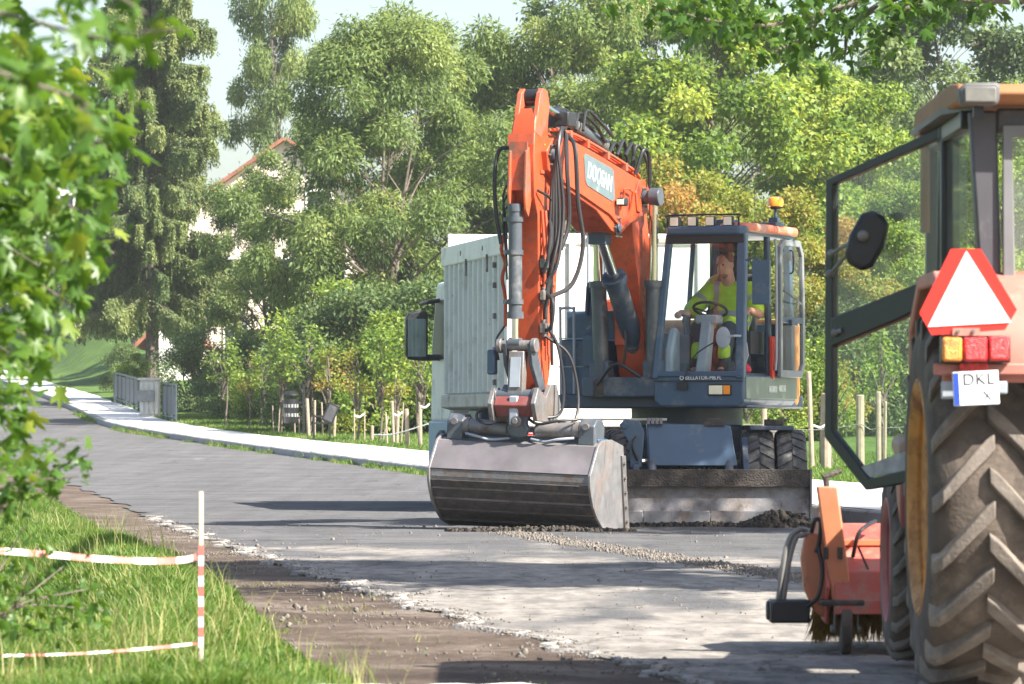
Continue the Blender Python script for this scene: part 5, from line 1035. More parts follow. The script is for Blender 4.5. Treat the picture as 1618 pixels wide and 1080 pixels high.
def tractor_tyre(cx, cy, R, w, nl, name, rimm, lugs=True, rimdir=-1):
    b = MB(TL); r1 = R-.042*R/.8; hw = w/2
    prof = [(.56*R,-hw*.93),(.60*R,-hw*1.0),(.70*R,-hw*1.03),(.84*R,-hw*1.0),(.915*R,-hw*.88),(r1,-hw*.55),(r1+.008,0),(r1,hw*.55),(.915*R,hw*.88),(.84*R,hw),(.70*R,hw*1.04),(.56*R,hw*.95),(.50*R,hw*.78)]
    b.lathe(prof, (cx, cy, R), (1,0,0), 64); t = b.build(name, M_TYRE, tra, 50)
    b = MB(TL); b.lathe([(.63*R,-hw*1.0),(.61*R,-hw*1.035),(.58*R,-hw*1.0),(.54*R,-hw*.86),(.53*R,hw*.4),(.56*R,hw*.8)], (cx, cy, R), (1,0,0), 48); b.lathe([(.55*R,-hw*.80),(.3*R,-hw*.70),(.2*R,-hw*.8),(0,-hw*.8)], (cx, cy, R), (1,0,0), 40); b.build('rim', rimm, t)
    if not lugs: return t
    me = {}
    for s in (-1, 1):
        L_ = MB(); K = 7; vs = []
        for k in range(K+1):
            q = k/K; x = s*(-.012+q*(hw*1.0+.012)); th = -.34*q**1.08*(.8/R)**.4; hwid = (.062-.016*q)*(1 if k else .8)*(.8/R)**.3
            top = R if q < .8 else R-.05*((q-.8)/.2)**1.5; bot = r1-.02 if q < .75 else r1-.02-.10*(q-.75)/.25
            for dt, rr in ((-hwid*1.15,bot),(hwid*1.15,bot),(hwid*.82,top),(-hwid*.82,top)): vs.append((x, -rr*math.cos(th+dt), rr*math.sin(th+dt)))
        L_.add(vs, [(k*4+j, k*4+(j+1) % 4, k*4+4+(j+1) % 4, k*4+4+j) for k in range(K) for j in range(4)]+[(0,1,2,3),(K*4+3,K*4+2,K*4+1,K*4)])
        first = None
        for i in range(nl):
            a = 2*math.pi*(i+(.5 if s > 0 else 0)+.13)/nl
            if first is None: o = first = L_.build('lug', M_LUG, t, 30, .006)
            else: o = first.copy(); COL.objects.link(o); o.parent = t
            o.location = TL(Vector((cx, cy, R))); o.rotation_euler = (a, 0, 0)
    return t
tractor_tyre(1.70+.245, 20.0, .80, .47, 18, 'rear_wheel', M_RIM)
tractor_tyre(3.30, 20.0, .80, .47, 18, 'rear_wheel', M_RIM, False)
tractor_tyre(1.74+.16, 22.2, .47, .30, 18, 'front_wheel', M_TRD)
tractor_tyre(3.2, 22.2, .47, .30, 18, 'front_wheel', M_TRD, False)
b = MB(TL); b.cyl((1.9,20,.8),(3.3,20,.8),.13,n=14); b.bb(2.3,2.95,19.6,20.9,.6,1.15); b.bb(2.4,2.85,20.8,22.6,.55,.95); b.cyl((1.8,22.2,.47),(3.2,22.2,.47),.09,n=12); b.build('chassis', M_MUD_SHADE, tra, bevel=.02)
b = MB(TL); b.prism([(21.3,.9),(21.3,1.55),(22.0,1.5),(22.9,1.4),(23.0,1.3),(23.0,.85)], 2.28, 2.96, lambda a, q, w: (w, a, q)); b.build('bonnet', M_TRD, tra, bevel=.05, bseg=3)
b = MB(TL); b.prism([(21.55,.62),(21.5,.9),(21.6,1.03),(22.0,1.06),(22.1,.98),(21.9,.95),(21.75,.75)], 1.76, 2.1, lambda a, q, w: (w, a, q)); b.build('front_fender', M_TRD, tra, bevel=.03)
# rear fender with lamp, reflector and plate
fp = [(19.12,1.275),(19.10,1.34),(19.14,1.53),(19.30,1.66),(19.6,1.74),(20.3,1.74),(20.75,1.55),(20.8,1.2),(20.74,1.2),(20.7,1.5),(20.28,1.68),(19.62,1.68),(19.34,1.6),(19.18,1.5),(19.15,1.34),(19.17,1.275)]
b = MB(TL); b.prism(fp, 1.735, 2.32, lambda a, q, w: (w, a, q)); fe = b.build('rear_fender', M_PINK, tra, 40, .01)
b = MB(TL); b.prism([(19.12,1.15),(19.1,1.45),(19.4,1.7),(20.2,1.74),(20.8,1.5),(20.8,1.2)], 2.30, 2.33, lambda a, q, w: (w, a, q)); b.build('fender_inner', M_MUD_SHADE, fe)
def rearbox(x0, px0, py0, px1, py1, d, t, name, m, par, bev=.006):
    p0, p1 = at(px0, py0, d), at(px1, py1, d); b = MB(TL); b.bb(p0.x, p1.x, d, d+t, p1.z, p0.z); return b.build(name, m, par, bevel=bev)
lampb = rearbox(0, 1487, 530, 1597, 573, 19.02, .07, 'lamp_body', M_BLKP, tra)
rearbox(0, 1489, 532, 1521, 571, 18.985, .04, 'indicator_lens', mat('amber_orange', (.8,.25,.03), .25, var=.4, vs=45, coat=.4, bump=.5, bs=160), lampb, .012)
M_RLENS = mat('red_lamp_lens', (.6,.015,.02), .22, var=.45, vs=45, coat=.5, bump=.5, bs=160)
rearbox(0, 1522, 532, 1561, 571, 18.985, .04, 'brake_lens', M_RLENS, lampb, .012); rearbox(0, 1562, 530, 1595, 570, 18.985, .04, 'tail_lens', M_RLENS, lampb, .012)
rearbox(0, 1516, 572, 1562, 590, 19.03, .06, 'red_reflector', M_RLENS, tra); rearbox(0, 1476, 574, 1640, 592, 19.06, .05, 'lamp_bracket', M_PINK, tra)
rearbox(0, 1487, 602, 1512, 630, 19.06, .02, 'plate_holder', M_TRIM, tra); rearbox(0, 1572, 602, 1592, 622, 19.06, .02, 'plate_holder', M_TRIM, tra)
M_PL = mat('plate_white', (.8,.8,.82), .4, var=.03); M_PLB = mat('plate_blue', (.02,.06,.35), .4)
pz = at(1542, 613, 19.0); PLM = basis((1,0,.05), (-.05,0,1), TL(pz))
b = MB(); b.box((0,0,0), (.184,.136,.006)); plate = b.build('number_plate', M_PL, tra, bevel=.006); plate.matrix_local = PLM
b = MB(); b.box((-.078,0,.004), (.022,.13,.003)); b.build('country_band', M_PLB, plate); b = MB()
text('lettering', 'DKL', .066, Matrix.Translation((.012,.034,.004)), M_BLKP, plate, .0008); text('lettering', '. X', .05, Matrix.Translation((.03,-.034,.004)), M_BLKP, plate, .0008)
# slow vehicle triangle
tri = empty('warning_triangle', (0,0,0)); tri.parent = tra
M_SRED = mat('sign_red', (.78,.03,.02), .35, var=.06); M_SWH = mat('sign_white', (.85,.85,.83), .4, var=.03)
TZ = 19.0
def tp(px, py): p = at(px, py, TZ); return (p.x, p.z)
b = MB(TL); b.prism([tp(*q) for q in ((1503,393),(1550,393),(1607,489),(1588,521),(1472,529),(1453,494))], TZ-.004, TZ+.006, lambda a, q, w: (a, w, q)); tr_ = b.build('warning_triangle', M_SRED, tra); bpy.data.objects.remove(tri)
b = MB(TL); b.prism([tp(*q) for q in ((1527,396),(1598,509),(1466,516))], TZ-.009, TZ-.005, lambda a, q, w: (a, w, q)); b.build('white_triangle', M_SWH, tr_)
b = MB(TL); q0, q1 = at(1505,518,TZ), at(1548,530,TZ); b.bb(q0.x, q1.x, TZ-.012, TZ-.006, q1.z, q0.z); b.build('fixing_plate', M_PINK, tr_)
for px in (1514, 1538): p = at(px, 523, TZ); b = MB(TL); b.cyl((p.x,TZ-.02,p.z),(p.x,TZ-.008,p.z),.008,n=8); b.build('bolt', M_STEEL, tr_)
# cab: pillars, roof, rear window
X0 = at(1540,300,19.6).x
b = MB(TL); b.prism([(1.885,2.40),(2.0,2.40),(2.02,1.58),(1.935,1.58)], 19.55, 19.66, lambda a, q, w: (a, w, q)); b.build('rear_pillar', M_CABF, tra, bevel=.012)
b = MB(TL); b.bb(1.86,1.92,20.55,20.63,1.55,2.42); b.build('door_pillar', M_BLKP, tra, bevel=.01)
b = MB(TL); b.bb(1.86,1.915,21.3,21.38,1.4,2.40); b.build('front_pillar', M_BLKP, tra, bevel=.01)
b = MB(TL); b.bb(2.0, 3.3, 19.55, 19.64, 1.58, 1.66); b.bb(2.0,3.3,19.55,19.64,2.31,2.41); b.build('rear_frame', M_CABF, tra, bevel=.012)
b = MB(TL); b.bb(1.86,1.93,19.66,21.3,2.33,2.41); b.bb(1.88,1.94,19.66,20.55,1.56,1.62); b.build('side_rail', M_BLKP, tra, bevel=.01)
wo = [(2.02,1.63),(2.02,2.34),(3.2,2.34),(3.2,1.63)]; wi = [(2.07,1.70),(2.06,2.29),(3.15,2.29),(3.15,1.70)]
b = MB(TL); vs = [(x, w, z) for w in (19.52,19.55) for q in (wo, wi) for x, z in q]; fs = []
for i in range(4): j = (i+1) % 4; fs += [(i,j,4+j,4+i),(8+i,12+i,12+j,8+j),(i,8+i,8+j,j),(4+i,4+j,12+j,12+i)]
b.add(vs, fs); wf = b.build('rear_window_frame', mat('window_rubber', (.15,.15,.155), .6), tra, bevel=.006)
b = MB(TL); b.bb(2.06,3.16,19.535,19.54,1.69,2.30); b.build('rear_window', M_DGLASS, tra, 0)
b = MB(TL); b.bb(1.885,1.89,19.68,20.54,1.62,2.33); b.build('quarter_window', M_DGLASS, tra, 0)
b = MB(TL); b.bb(1.95,3.3,21.35,21.36,1.5,2.38); b.build('windscreen', M_DGLASS, tra, 0)
b = MB(TL); b.bb(1.99,2.05,19.5,19.53,1.60,1.64); b.ball((2.05,19.5,1.625),.012); b.build('window_latch', M_STEEL, tra)
b = MB(TL); b.prism([(19.40,2.42),(19.36,2.46),(19.42,2.50),(19.7,2.52),(21.4,2.52),(21.5,2.46),(21.45,2.42)], 1.82, 3.45, lambda a, q, w: (w, a, q)); b.build('roof', M_ROOF, tra, 40, .012)
b = MB(TL); b.prism([(1.80,19.9),(1.80,21.4),(1.95,21.45),(1.95,19.4)], 2.405, 2.43, lambda a, q, w: (a, q, w)); b.build('roof_drip_edge', M_CABF, tra)
# work lamp on the roof corner
lp0 = at(1546, 151, 19.35)
b = MB(TL); b.prism([(-.075,-.04),(-.085,.02),(-.06,.05),(.075,.052),(.085,.03),(.08,-.03),(.06,-.045)], 19.28, 19.40, lambda a, q, w: (lp0.x+a, w, lp0.z+q), ); wl = b.build('work_lamp', mat('grey_lamp_shell', (.1,.1,.1), .6, var=.1), tra, 40, .012)
b = MB(TL); b.bb(lp0.x-.062, lp0.x+.068, 19.27, 19.281, lp0.z-.03, lp0.z+.034); b.build('lens', mat('dull_lens', (.16,.155,.14), .3, var=.25, vs=20), wl, bevel=.008)
b = MB(TL); b.bb(lp0.x-.02, lp0.x+.02, 19.33, 19.37, 2.36, lp0.z-.035); b.build('lamp_foot', M_BLKP, wl)
# seat and wheel inside
b = MB(TL); b.bb(2.4,2.85,20.0,20.45,1.25,1.38); b.bb(2.4,2.85,19.95,20.05,1.35,1.85); b.build('seat', M_BLKP, tra, bevel=.04)
# open door, swung outwards
DA, DB = Vector((at(1309,500,21.35).x, 21.35, 0)), Vector((1.885, 20.72, 0)); du = (DB-DA).normalized(); dn = Vector((-du.y, du.x, 0)); DLEN = (DB-DA).length
def dpt(px, py):       # pixel -> (s, z) in the door's own plane
    k = (px-809)/FPX; # solve DA + s*du : x = k*y
    s = (k*DA.y-DA.x)/(du.x-k*du.y); y = DA.y+s*du.y; return (s, CAM_H-(py-665)/FPX*y)
def door_map(a, q, w): p = DA+du*a+dn*w; return (p.x, p.y, q)
do = [dpt(*q) for q in ((1310,284),(1500,196),(1512,205),(1512,500),(1450,760),(1372,774),(1307,690))]
dd = [dpt(*q) for q in ((1321,291),(1489,218),(1489,230),(1484,480),(1437,742),(1378,756),(1319,680))]
n = len(do); b = MB(TL); vs = [door_map(a, z, w) for w in (-.02,.02) for q in (do, dd) for a, z in q]; fs = []
for i in range(n): j = (i+1) % n; fs += [(i,j,n+j,n+i),(2*n+i,3*n+i,3*n+j,2*n+j),(i,2*n+i,2*n+j,j),(n+i,n+j,3*n+j,3*n+i)]
b.add(vs, fs); dor = b.build('door', M_BLKP, tra, 40, .005)
b = MB(TL); b.prism([dpt(*q) for q in ((1319,502),(1484,436),(1484,475),(1425,505),(1319,548))], -.025, .025, door_map); b.build('door_bar', M_BLKP, dor, 40, .008)
b = MB(TL); b.prism(dd, -.003, .003, door_map); b.build('door_glass', M_DGLASS, dor, 0)
s_, z_ = dpt(1328, 525); p = Vector(door_map(s_, z_, -.03)); b = MB(TL); b.ball(p, (.02,.02,.02)); b.cyl(p, p+Vector((.03,-.03,.01)), .012); b.build('door_handle', M_STEEL, dor)
b = MB(TL); b.prism([dpt(*q) for q in ((1378,754),(1436,742),(1436,712),(1362,738))], -.012, -.004, door_map); b.build('dust_on_sill', mat('grimy_sill', (.33,.33,.33), .9, var=.3, vs=20), dor)
# door mirror
mc = at(1370, 380, 21.0); b = MB(TL); R_ = Matrix.Rotation(math.radians(-24), 3, 'Y').inverted()
prof = [(-.075,-.09),(-.085,.0),(-.07,.10),(-.03,.135),(.03,.13),(.07,.10),(.085,.0),(.07,-.10),(.03,-.135),(-.04,-.125)]
RY = Matrix.Rotation(math.radians(22), 3, 'Y')
b.prism(prof, -.03, .03, lambda a, q, w: tuple(mc+RY @ Vector((a*.95, w, q)))); mi_ = b.build('door_mirror', M_BLKP, dor, 40, .022, 3)
b = MB(TL); e0 = at(1314,400,21.28); e1 = at(1312,432,21.28); c1 = mc+Vector((-.02,-.045,.02)); b.tube([e0, e0.lerp(c1,.5)+Vector((0,-.04,0)), c1], .009, 7, 3); b.tube([e1, c1], .009, 7, 1); b.ball(c1, .026); b.ball(e0, .02); b.ball(e1, .02); b.build('mirror_bracket', M_STEEL, mi_)
p = at(1462,208,21.2); b = MB(TL); b.cyl(p+Vector((0,0,-.45)), p, .022, n=10); b.cyl(p, p+Vector((-.02,0,.03)), .03, .022, n=10); b.build('exhaust_pipe', M_ROOF, tra)
# ---- front mounted sweeper
M_SWP = mat('sweeper_red', (.44,.085,.06), .5, var=.15, vs=7, dirt=(.34,.19,.15), dirt_amt=.5, ds=9)
M_SWO = mat('sweeper_orange', (.52,.165,.075), .5, var=.1, vs=5, dirt=(.4,.2,.12), dirt_amt=.35)
weather(M_SWP, (.15,.07,.05), (.3,.17,.13), .6); weather(M_SWO, (.2,.1,.06), (.32,.15,.09), .5); M_BRI = mat('bristle', (.32,.22,.04), .9, var=.5, vs=30)
SD = 23.6; GZ = float(zr(23.4))
swp = empty('road_sweeper', (2.2, 23.8, GZ), 'red front mounted road sweeper with orange post beside the tractor wheel', 'sweeper')
def SL(p): return Vector((p[0]-2.2, p[1]-23.8, p[2]-GZ))
def sx(px, d=SD): return (px-809)/FPX*d
b = MB(SL); b.prism([(23.35,.22),(23.38,.38),(23.62,.50),(23.85,.60),(24.2,.60),(24.5,.5),(24.6,.3),(24.55,.3),(24.18,.55),(23.87,.55),(23.42,.34),(23.4,.22)], sx(1312), 3.55, lambda a, q, w: (w, a, q)); hd_ = b.build('hood', M_SWP, swp, 30, .008)
b = MB(SL); b.bb(sx(1312), 3.5, 23.345, 23.36, .17, .24); b.build('hood_flap', M_SWP, hd_, bevel=.004)
b = MB(SL); b.bb(sx(1318), 3.5, 23.60, 23.63, .50, .53); b.build('hood_rib', M_SWO, hd_, bevel=.004)
b = MB(SL); ep = [(23.45,.12),(23.36,.3),(23.44,.5),(23.62,.62),(23.95,.66),(24.3,.55),(24.45,.3),(24.3,.14)]; b.prism(ep, sx(1300), sx(1306), lambda a, q, w: (w, a, q)); b.build('end_plate', M_SWP, swp, 30, .006)
b = MB(SL); c_ = Vector((sx(1280),23.72,.34)); b.prism([(.0,.235),(.09,.21),(.14,.08),(.15,-.12),(.10,-.2),(.02,-.16),(-.05,-.05),(-.07,.10),(-.045,.21)], 23.5, 23.62, lambda a, q, w: (c_.x+a*.72, w, c_.z+q)); b.build('side_cover', M_SWO, swp, 30, .02, 3)
b = MB(SL); b.bb(sx(1215), sx(1278), 23.5, 23.72, .12, .235); b.cyl((sx(1218),23.6,.18),(sx(1210),23.6,.18),.05,n=10); b.build('hydraulic_motor', M_BLKP, swp, bevel=.012)
for k in range(2):
    b = MB(SL); b.tube([(sx(1228+8*k),23.55,.22),(sx(1236+8*k),23.5,.42),(sx(1246+9*k),23.5,.54),(sx(1262+4*k),23.5,.585-.03*k),(sx(1280),23.55,.57)], .014, 8, 5); b.build('hose', mat('grey_hose', (.22,.21,.2), .6), swp)
b = MB(SL); b.tube([(sx(1280),23.5,.57),(sx(1285),23.48,.63),(sx(1294),23.48,.62),(sx(1292),23.5,.52),(sx(1286),23.5,.47)], .012, 7, 5); b.build('hose', M_HOSE, swp)
p0, p1 = at(1330,950,23.42), at(1306,768,23.42)
b = MB(SL); d_ = (p1-p0); b.prism([(-.05,-.05),(.05,-.05),(.05,.05),(-.05,.05)], 0, 1, lambda a, q, w: tuple(p0+d_*w+Vector((a,q,0)))); pst = b.build('support_post', M_SWO, swp, 30, .008)
p2 = p1+Vector((.0,0,0)); b = MB(SL); b.cyl(p2, p2+Vector((-.005,0,.05)), .016, n=10); b.cyl(p2+Vector((-.02,-.01,.045)), p2+Vector((.07,.02,.075)), .013, n=8); b.build('crank_handle', M_MUD_SHADE, pst)
b = MB(SL); q_ = p0.lerp(p1,.02); b.bb(q_.x-.11,q_.x+.11,q_.y-.08,q_.y+.08,.19+GZ+.05,.22+GZ+.05); b.build('caster_fork', M_MUD_SHADE, swp, bevel=.01)
cw = plain_wheel(SL, (q_.x+.02,q_.y,.125+GZ), (1,0,0), .125, .052, swp, 'caster_wheel', M_TYRE)
for s in (-1, 1): b = MB(SL); b.prism([(-.025,.0),(.025,.0),(.035,.15),(-.035,.15)], q_.x+.02+s*.055-.005, q_.x+.02+s*.055+.005, lambda a, q, w: (w, q_.y+a, .105+GZ+q)); b.cyl((q_.x+.02+s*.05,q_.y,.125+GZ),(q_.x+.02+s*.075,q_.y,.125+GZ),.022,n=8); b.build('fork_arm', M_STEEL, swp, bevel=.003)
b = MB(SL); b.prism([(23.5,.33),(23.66,.50),(23.75,.48),(23.6,.3)], sx(1305), sx(1345), lambda a, q, w: (w, a, q)); b.build('gusset', M_SWP, swp, bevel=.01)
# brush roller and bristles
bx0 = sx(1303); b = MB(SL); b.cyl((bx0,23.98,.29+GZ),(3.5,23.98,.29+GZ),.14,n=18); br = b.build('brush_roller', M_MUD_SHADE, swp)
n = 5200; a = RNG.uniform(0, 6.283, n); x = bx0-.03*RNG.random(n)+(3.4-bx0)*RNG.random(n)**1.6; rr = .265+.02*RNG.random(n)
rad = np.stack([np.zeros(n), np.cos(a), np.sin(a)], 1); P = np.stack([x, np.full(n, 23.98), np.full(n, .29+GZ)], 1); side = np.stack([np.full(n, .006), -.005*np.sin(a), .005*np.cos(a)], 1)
E = P+rad*rr[:,None]+np.stack([RNG.normal(-.02*(x < bx0+.1), .02), np.zeros(n), np.zeros(n)], 1); E[:,2] = np.maximum(E[:,2], GZ+.003)
V = np.stack([P+rad*.12-side, P+rad*.12+side, E], 1).reshape(-1, 3)-np.array((2.2,23.8,GZ)); o = npmesh('bristles', V, np.arange(3*n).reshape(-1, 3), M_BRI, swp); o['kind'] = 'stuff'

for k in range(5):
    b = MB(SL); b.cyl((sx(1318)+.11*k,23.34,.205),(sx(1318)+.11*k,23.36,.205),.009,n=6); b.build('bolt', M_STEEL, hd_)
b = MB(SL); b.tube([(sx(1345),23.5,.45),(sx(1352),23.45,.56),(sx(1366),23.5,.60),(sx(1385),23.7,.62)], .011, 7, 5); b.build('hose', M_HOSE, swp)
b = MB(SL); b.tube([(sx(1352),23.44,.50),(sx(1360),23.42,.44),(sx(1368),23.40,.38)], .006, 6, 4); b.build('chain', M_MUD_SHADE, swp)
for px in (1300, 1322): b = MB(SL); b.bb(sx(px)-.012,sx(px)+.012,23.36,23.40,.44,.50); b.build('hinge_lug', M_MUD_SHADE, swp, bevel=.003)
b = MB(SL); b.tube([(sx(1272),23.48,.20),(sx(1290),23.46,.26),(sx(1296),23.47,.38),(sx(1290),23.5,.5)], .01, 7, 5); b.build('hose', M_HOSE, swp)
# ------------------------------------------------------------ soil, stake with tape, pavement furniture, houses
M_SOIL = mat('dark_soil', (.055,.045,.036), .95, var=.5, vs=12, bump=.8, bs=30)
def heap(name, px, py, d, rx, ry, rz, n, label, s0=.04):
    c = at(px, py, d); pts = []; sz = []
    for i in range(n):
        a, r_ = RNG.uniform(0, 6.28), RNG.random()**.6; pts.append((c.x+rx*r_*math.cos(a), d+ry*r_*math.sin(a), max(0, rz*(1-r_**1.5)*(.8+.3*math.sin(3*a)))+.0)); sz.append(RNG.uniform(.5, 1.6)*s0)
    o = rocks(name, pts, sz, M_SOIL, .8); return tag(o, label, 'soil', kind='stuff')
heap('soil_heap', 1232, 826, 50.05, .42, .22, .15, 420, 'low heap of dark soil pushed up by the right end of the blade')
heap('soil_clods', 1095, 738, 51.0, .52, .06, .02, 0+160, 'clods of earth lying on top of the blade', .03).location = (0,0,.58)
heap('soil_row', 1120, 827, 50.4, 1.25, .08, .03, 500, 'thin row of loose soil under the blade', .028)
heap('soil_row', 850, 842, 48.2, 1.0, .12, .03, 420, 'thin row of loose soil under the grading bucket', .028)
# barrier stake and tapes
M_STK = mat('bare_wood', (.55,.45,.36), .85, var=.15, vs=12); M_TAPER = mat('tape_red', (.5,.14,.12), .6, var=.2, vs=20); M_TAPEW = mat('tape_white', (.7,.66,.64), .5, var=.05)
sd = 19.6; p0 = at(318, 1110, sd); p1 = at(319, 776, sd); gz = float(H(p0.x, sd))
stk = empty('barrier_stake', (p0.x, sd, gz), 'slim wooden stake with red and white tape wound round it on the grass bank', 'stake')
b = MB(); b.box((0,0,(p1.z-gz)/2-.05), (.018,.018,p1.z-gz+.1)); b.build('post', M_STK, stk, bevel=.002)
b = MB(); z = at(0,1022,sd).z; z1 = at(0,868,sd).z; k = 0
while z < z1: b.bb(-.0105,.0105,-.0105,.0105,z-gz,z+.042-gz, mi=k % 2); z += .042; k += 1
b.build('wound_tape', [M_TAPEW, M_TAPER], stk, 0)
def tape(pts, w, label, seg=.085, tw=0.):
    P = [Vector(p) for p in pts]; Q = []; E = [P[0]*2-P[1]]+P+[P[-1]*2-P[-2]]
    for i in range(1, len(E)-2):
        for k in range(60):
            t = k/60; a, b_, c, d = E[i-1], E[i], E[i+1], E[i+2]; Q.append(.5*((2*b_)+(c-a)*t+(2*a-5*b_+4*c-d)*t*t+(3*b_-a-3*c+d)*t**3))
    Q.append(P[-1]); b = MB(); L = 0; vs = []; fs = []; mi = []
    for i, p in enumerate(Q):
        if i: L += (p-Q[i-1]).length
        an = tw*math.sin(L*3.1)+.15*math.sin(L*9); u = Vector((0, math.sin(an), math.cos(an)))*(w/2); vs += [p-u, p+u, p+u+Vector((0,.0012,0)), p-u+Vector((0,.0012,0))]
        if i: o = 4*i; fs += [(o-4,o,o+1,o-3),(o-2,o+2,o+3,o-1),(o-3,o+1,o+2,o-2),(o-1,o+3,o,o-4)]; mi += [int(L/seg) % 2]*4
    b.v = [tuple(v) for v in vs]; b.f = fs; b.mi = mi
    o = b.build('barrier_tape', [M_TAPEW, M_TAPER], None, 0); return tag(o, label, 'barrier tape')
tape([at(-60,866,18.9), at(60,874,19.1), at(150,882,19.25), at(240,886,19.4), at(290,884,19.5), at(311,879,19.58)], .027, 'upper red and white barrier tape running from the stake to the left edge', .1, .45)
tape([at(-60,1036,18.9), at(100,1033,19.2), at(220,1025,19.4), at(312,1016,19.58)], .013, 'lower red and white barrier tape sagging from the stake just above the grass', .1, .9)
# yellow flower
# railing and concrete pier on the far pavement
M_RAIL = mat('grey_railing', (.055,.07,.09), .5, .2, var=.08); M_CONC = mat('pier_concrete', (.62,.6,.55), .85, var=.1, vs=6, dirt=(.4,.37,.3), dirt_amt=.3); M_SIGN = mat('grey_board', (.27,.28,.28), .7, var=.15)
def railing(a, b_, h, n, label):
    a = Vector(a); b_ = Vector(b_); e = empty('railing', a, label, 'railing', 'railings by the culvert'); d = b_-a; m = MB()
    u = d.normalized()
    m.tube([Vector((0,0,h)), d+Vector((0,0,h))], .035, 8, 1); m.tube([Vector((0,0,.12)), d+Vector((0,0,.12))], .03, 8, 1); m.build('rail', M_RAIL, e)
    for i in range(n+1):
        p = d*(i/n); m = MB(); m.cyl(p+Vector((0,0,-.1)), p+Vector((0,0,h)), .032, n=8); m.build('post', M_RAIL, e)
        if i < n:
            m = MB(); q = d*(1/n); pan = [p+q*.09+Vector((0,0,.2)), p+q*.91+Vector((0,0,.2)), p+q*.91+Vector((0,0,h-.08)), p+q*.09+Vector((0,0,h-.08))]; nn = Vector((-u.y,u.x,0))*.012
            m.add([v-nn for v in pan]+[v+nn for v in pan], [(3,2,1,0),(4,5,6,7),(0,1,5,4),(1,2,6,5),(2,3,7,6),(3,0,4,7)]); m.build('infill_panel', M_RAIL, e)
def gp(px, d): x = tx(px, d); return (x, d, float(H(x, d))+.02)
_D = np.linspace(70, 240, 3000)
def behind(px, off): return float(_D[np.argmax(tx(px, _D)-(XK(_D)+SW(_D)) > 0)])+off      # just behind the back edge of the pavement
railing(gp(181,behind(181,.6)), gp(226,behind(226,.3)), 1.02, 7, 'long grey panelled railing along the pavement left of the concrete pier')
railing(gp(258,behind(258,.3)), gp(278,behind(278,.3)), 1.08, 3, 'short grey panelled railing right of the concrete pier')
pr_ = gp(238,behind(240,-.4)); e = empty('concrete_pier', pr_, 'pale concrete pier with ribbed top between the two grey railings', 'pier')
b = MB(); b.bb(-.32,.28,-.2,.3,-.1,1.12); b.build('block', M_CONC, e, bevel=.03)
for k in range(4): b = MB(); b.bb(-.30+.15*k,-.20+.15*k,-.235,-.2,.06,1.02); b.build('rib', M_CONC, e, bevel=.015)
b = MB(); b.bb(-.38,.32,-.26,.36,1.10,1.18); b.build('cap', M_CONC, e, bevel=.02)
b = MB(); b.bb(-.42,.14,-.30,-.26,.46,.80); b.build('board', M_SIGN, e, bevel=.01)
# litter bin, lectern board
gb = gp(460, behind(460, 2.2)); e = empty('litter_bin', gb, 'black perforated litter bin with a lid on a post in the planted strip', 'bin')
b = MB(); b.lathe([(0,.28),(.17,.28),(.19,.32),(.20,.8),(.20,.92),(.17,.92),(.165,.34)], (0,0,0), (0,0,1), 24); b.build('drum', M_BLKP, e)
b = MB(); b.lathe([(.0,1.14),(.12,1.12),(.22,1.04),(.225,1.01),(.0,1.01)], (0,0,0), (0,0,1), 24); b.build('lid', M_BLKP, e, 30)
for x in (-.16, .16): b = MB(); b.cyl((x,0,.85),(x,0,1.03),.015,n=6); b.build('lid_stay', M_BLKP, e)
for z in (.5,.74):
    for k in range(6): a = -math.pi/2+(k-2.5)*.42; b = MB(); b.box((.2*math.cos(a),.2*math.sin(a),z), (.05,.012,.09), Matrix.Rotation(a+math.pi/2,3,'Z')); b.build('slot', M_SIGN, e)
b = MB(); b.bb(.30,.36,-.03,.03,-.1,1.3); b.bb(.18,.32,-.02,.02,.4,.46); b.bb(.18,.32,-.02,.02,.8,.86); b.build('post', M_BLKP, e)
gb = gp(515, behind(515, 2.0)); e = empty('reading_board', gb, 'small black slanted board on a bracket right of the litter bin', 'sign')
b = MB(); b.box((.12,0,.62), (.30,.05,.5), Matrix.Rotation(.42,3,'Y')); b.build('panel', M_BLKP, e, bevel=.01); b = MB(); b.box((.12,-.03,.62), (.22,.006,.4), Matrix.Rotation(.42,3,'Y')); b.build('print', M_CABF, e)
b = MB(); b.bb(-.30,.1,-.02,.02,.52,.57); b.bb(-.30,.05,-.02,.02,.35,.39); b.bb(-.33,-.28,-.025,.025,-.1,.6); b.bb(.08,.12,-.02,.02,-.1,.5); b.build('stand', M_BLKP, e)
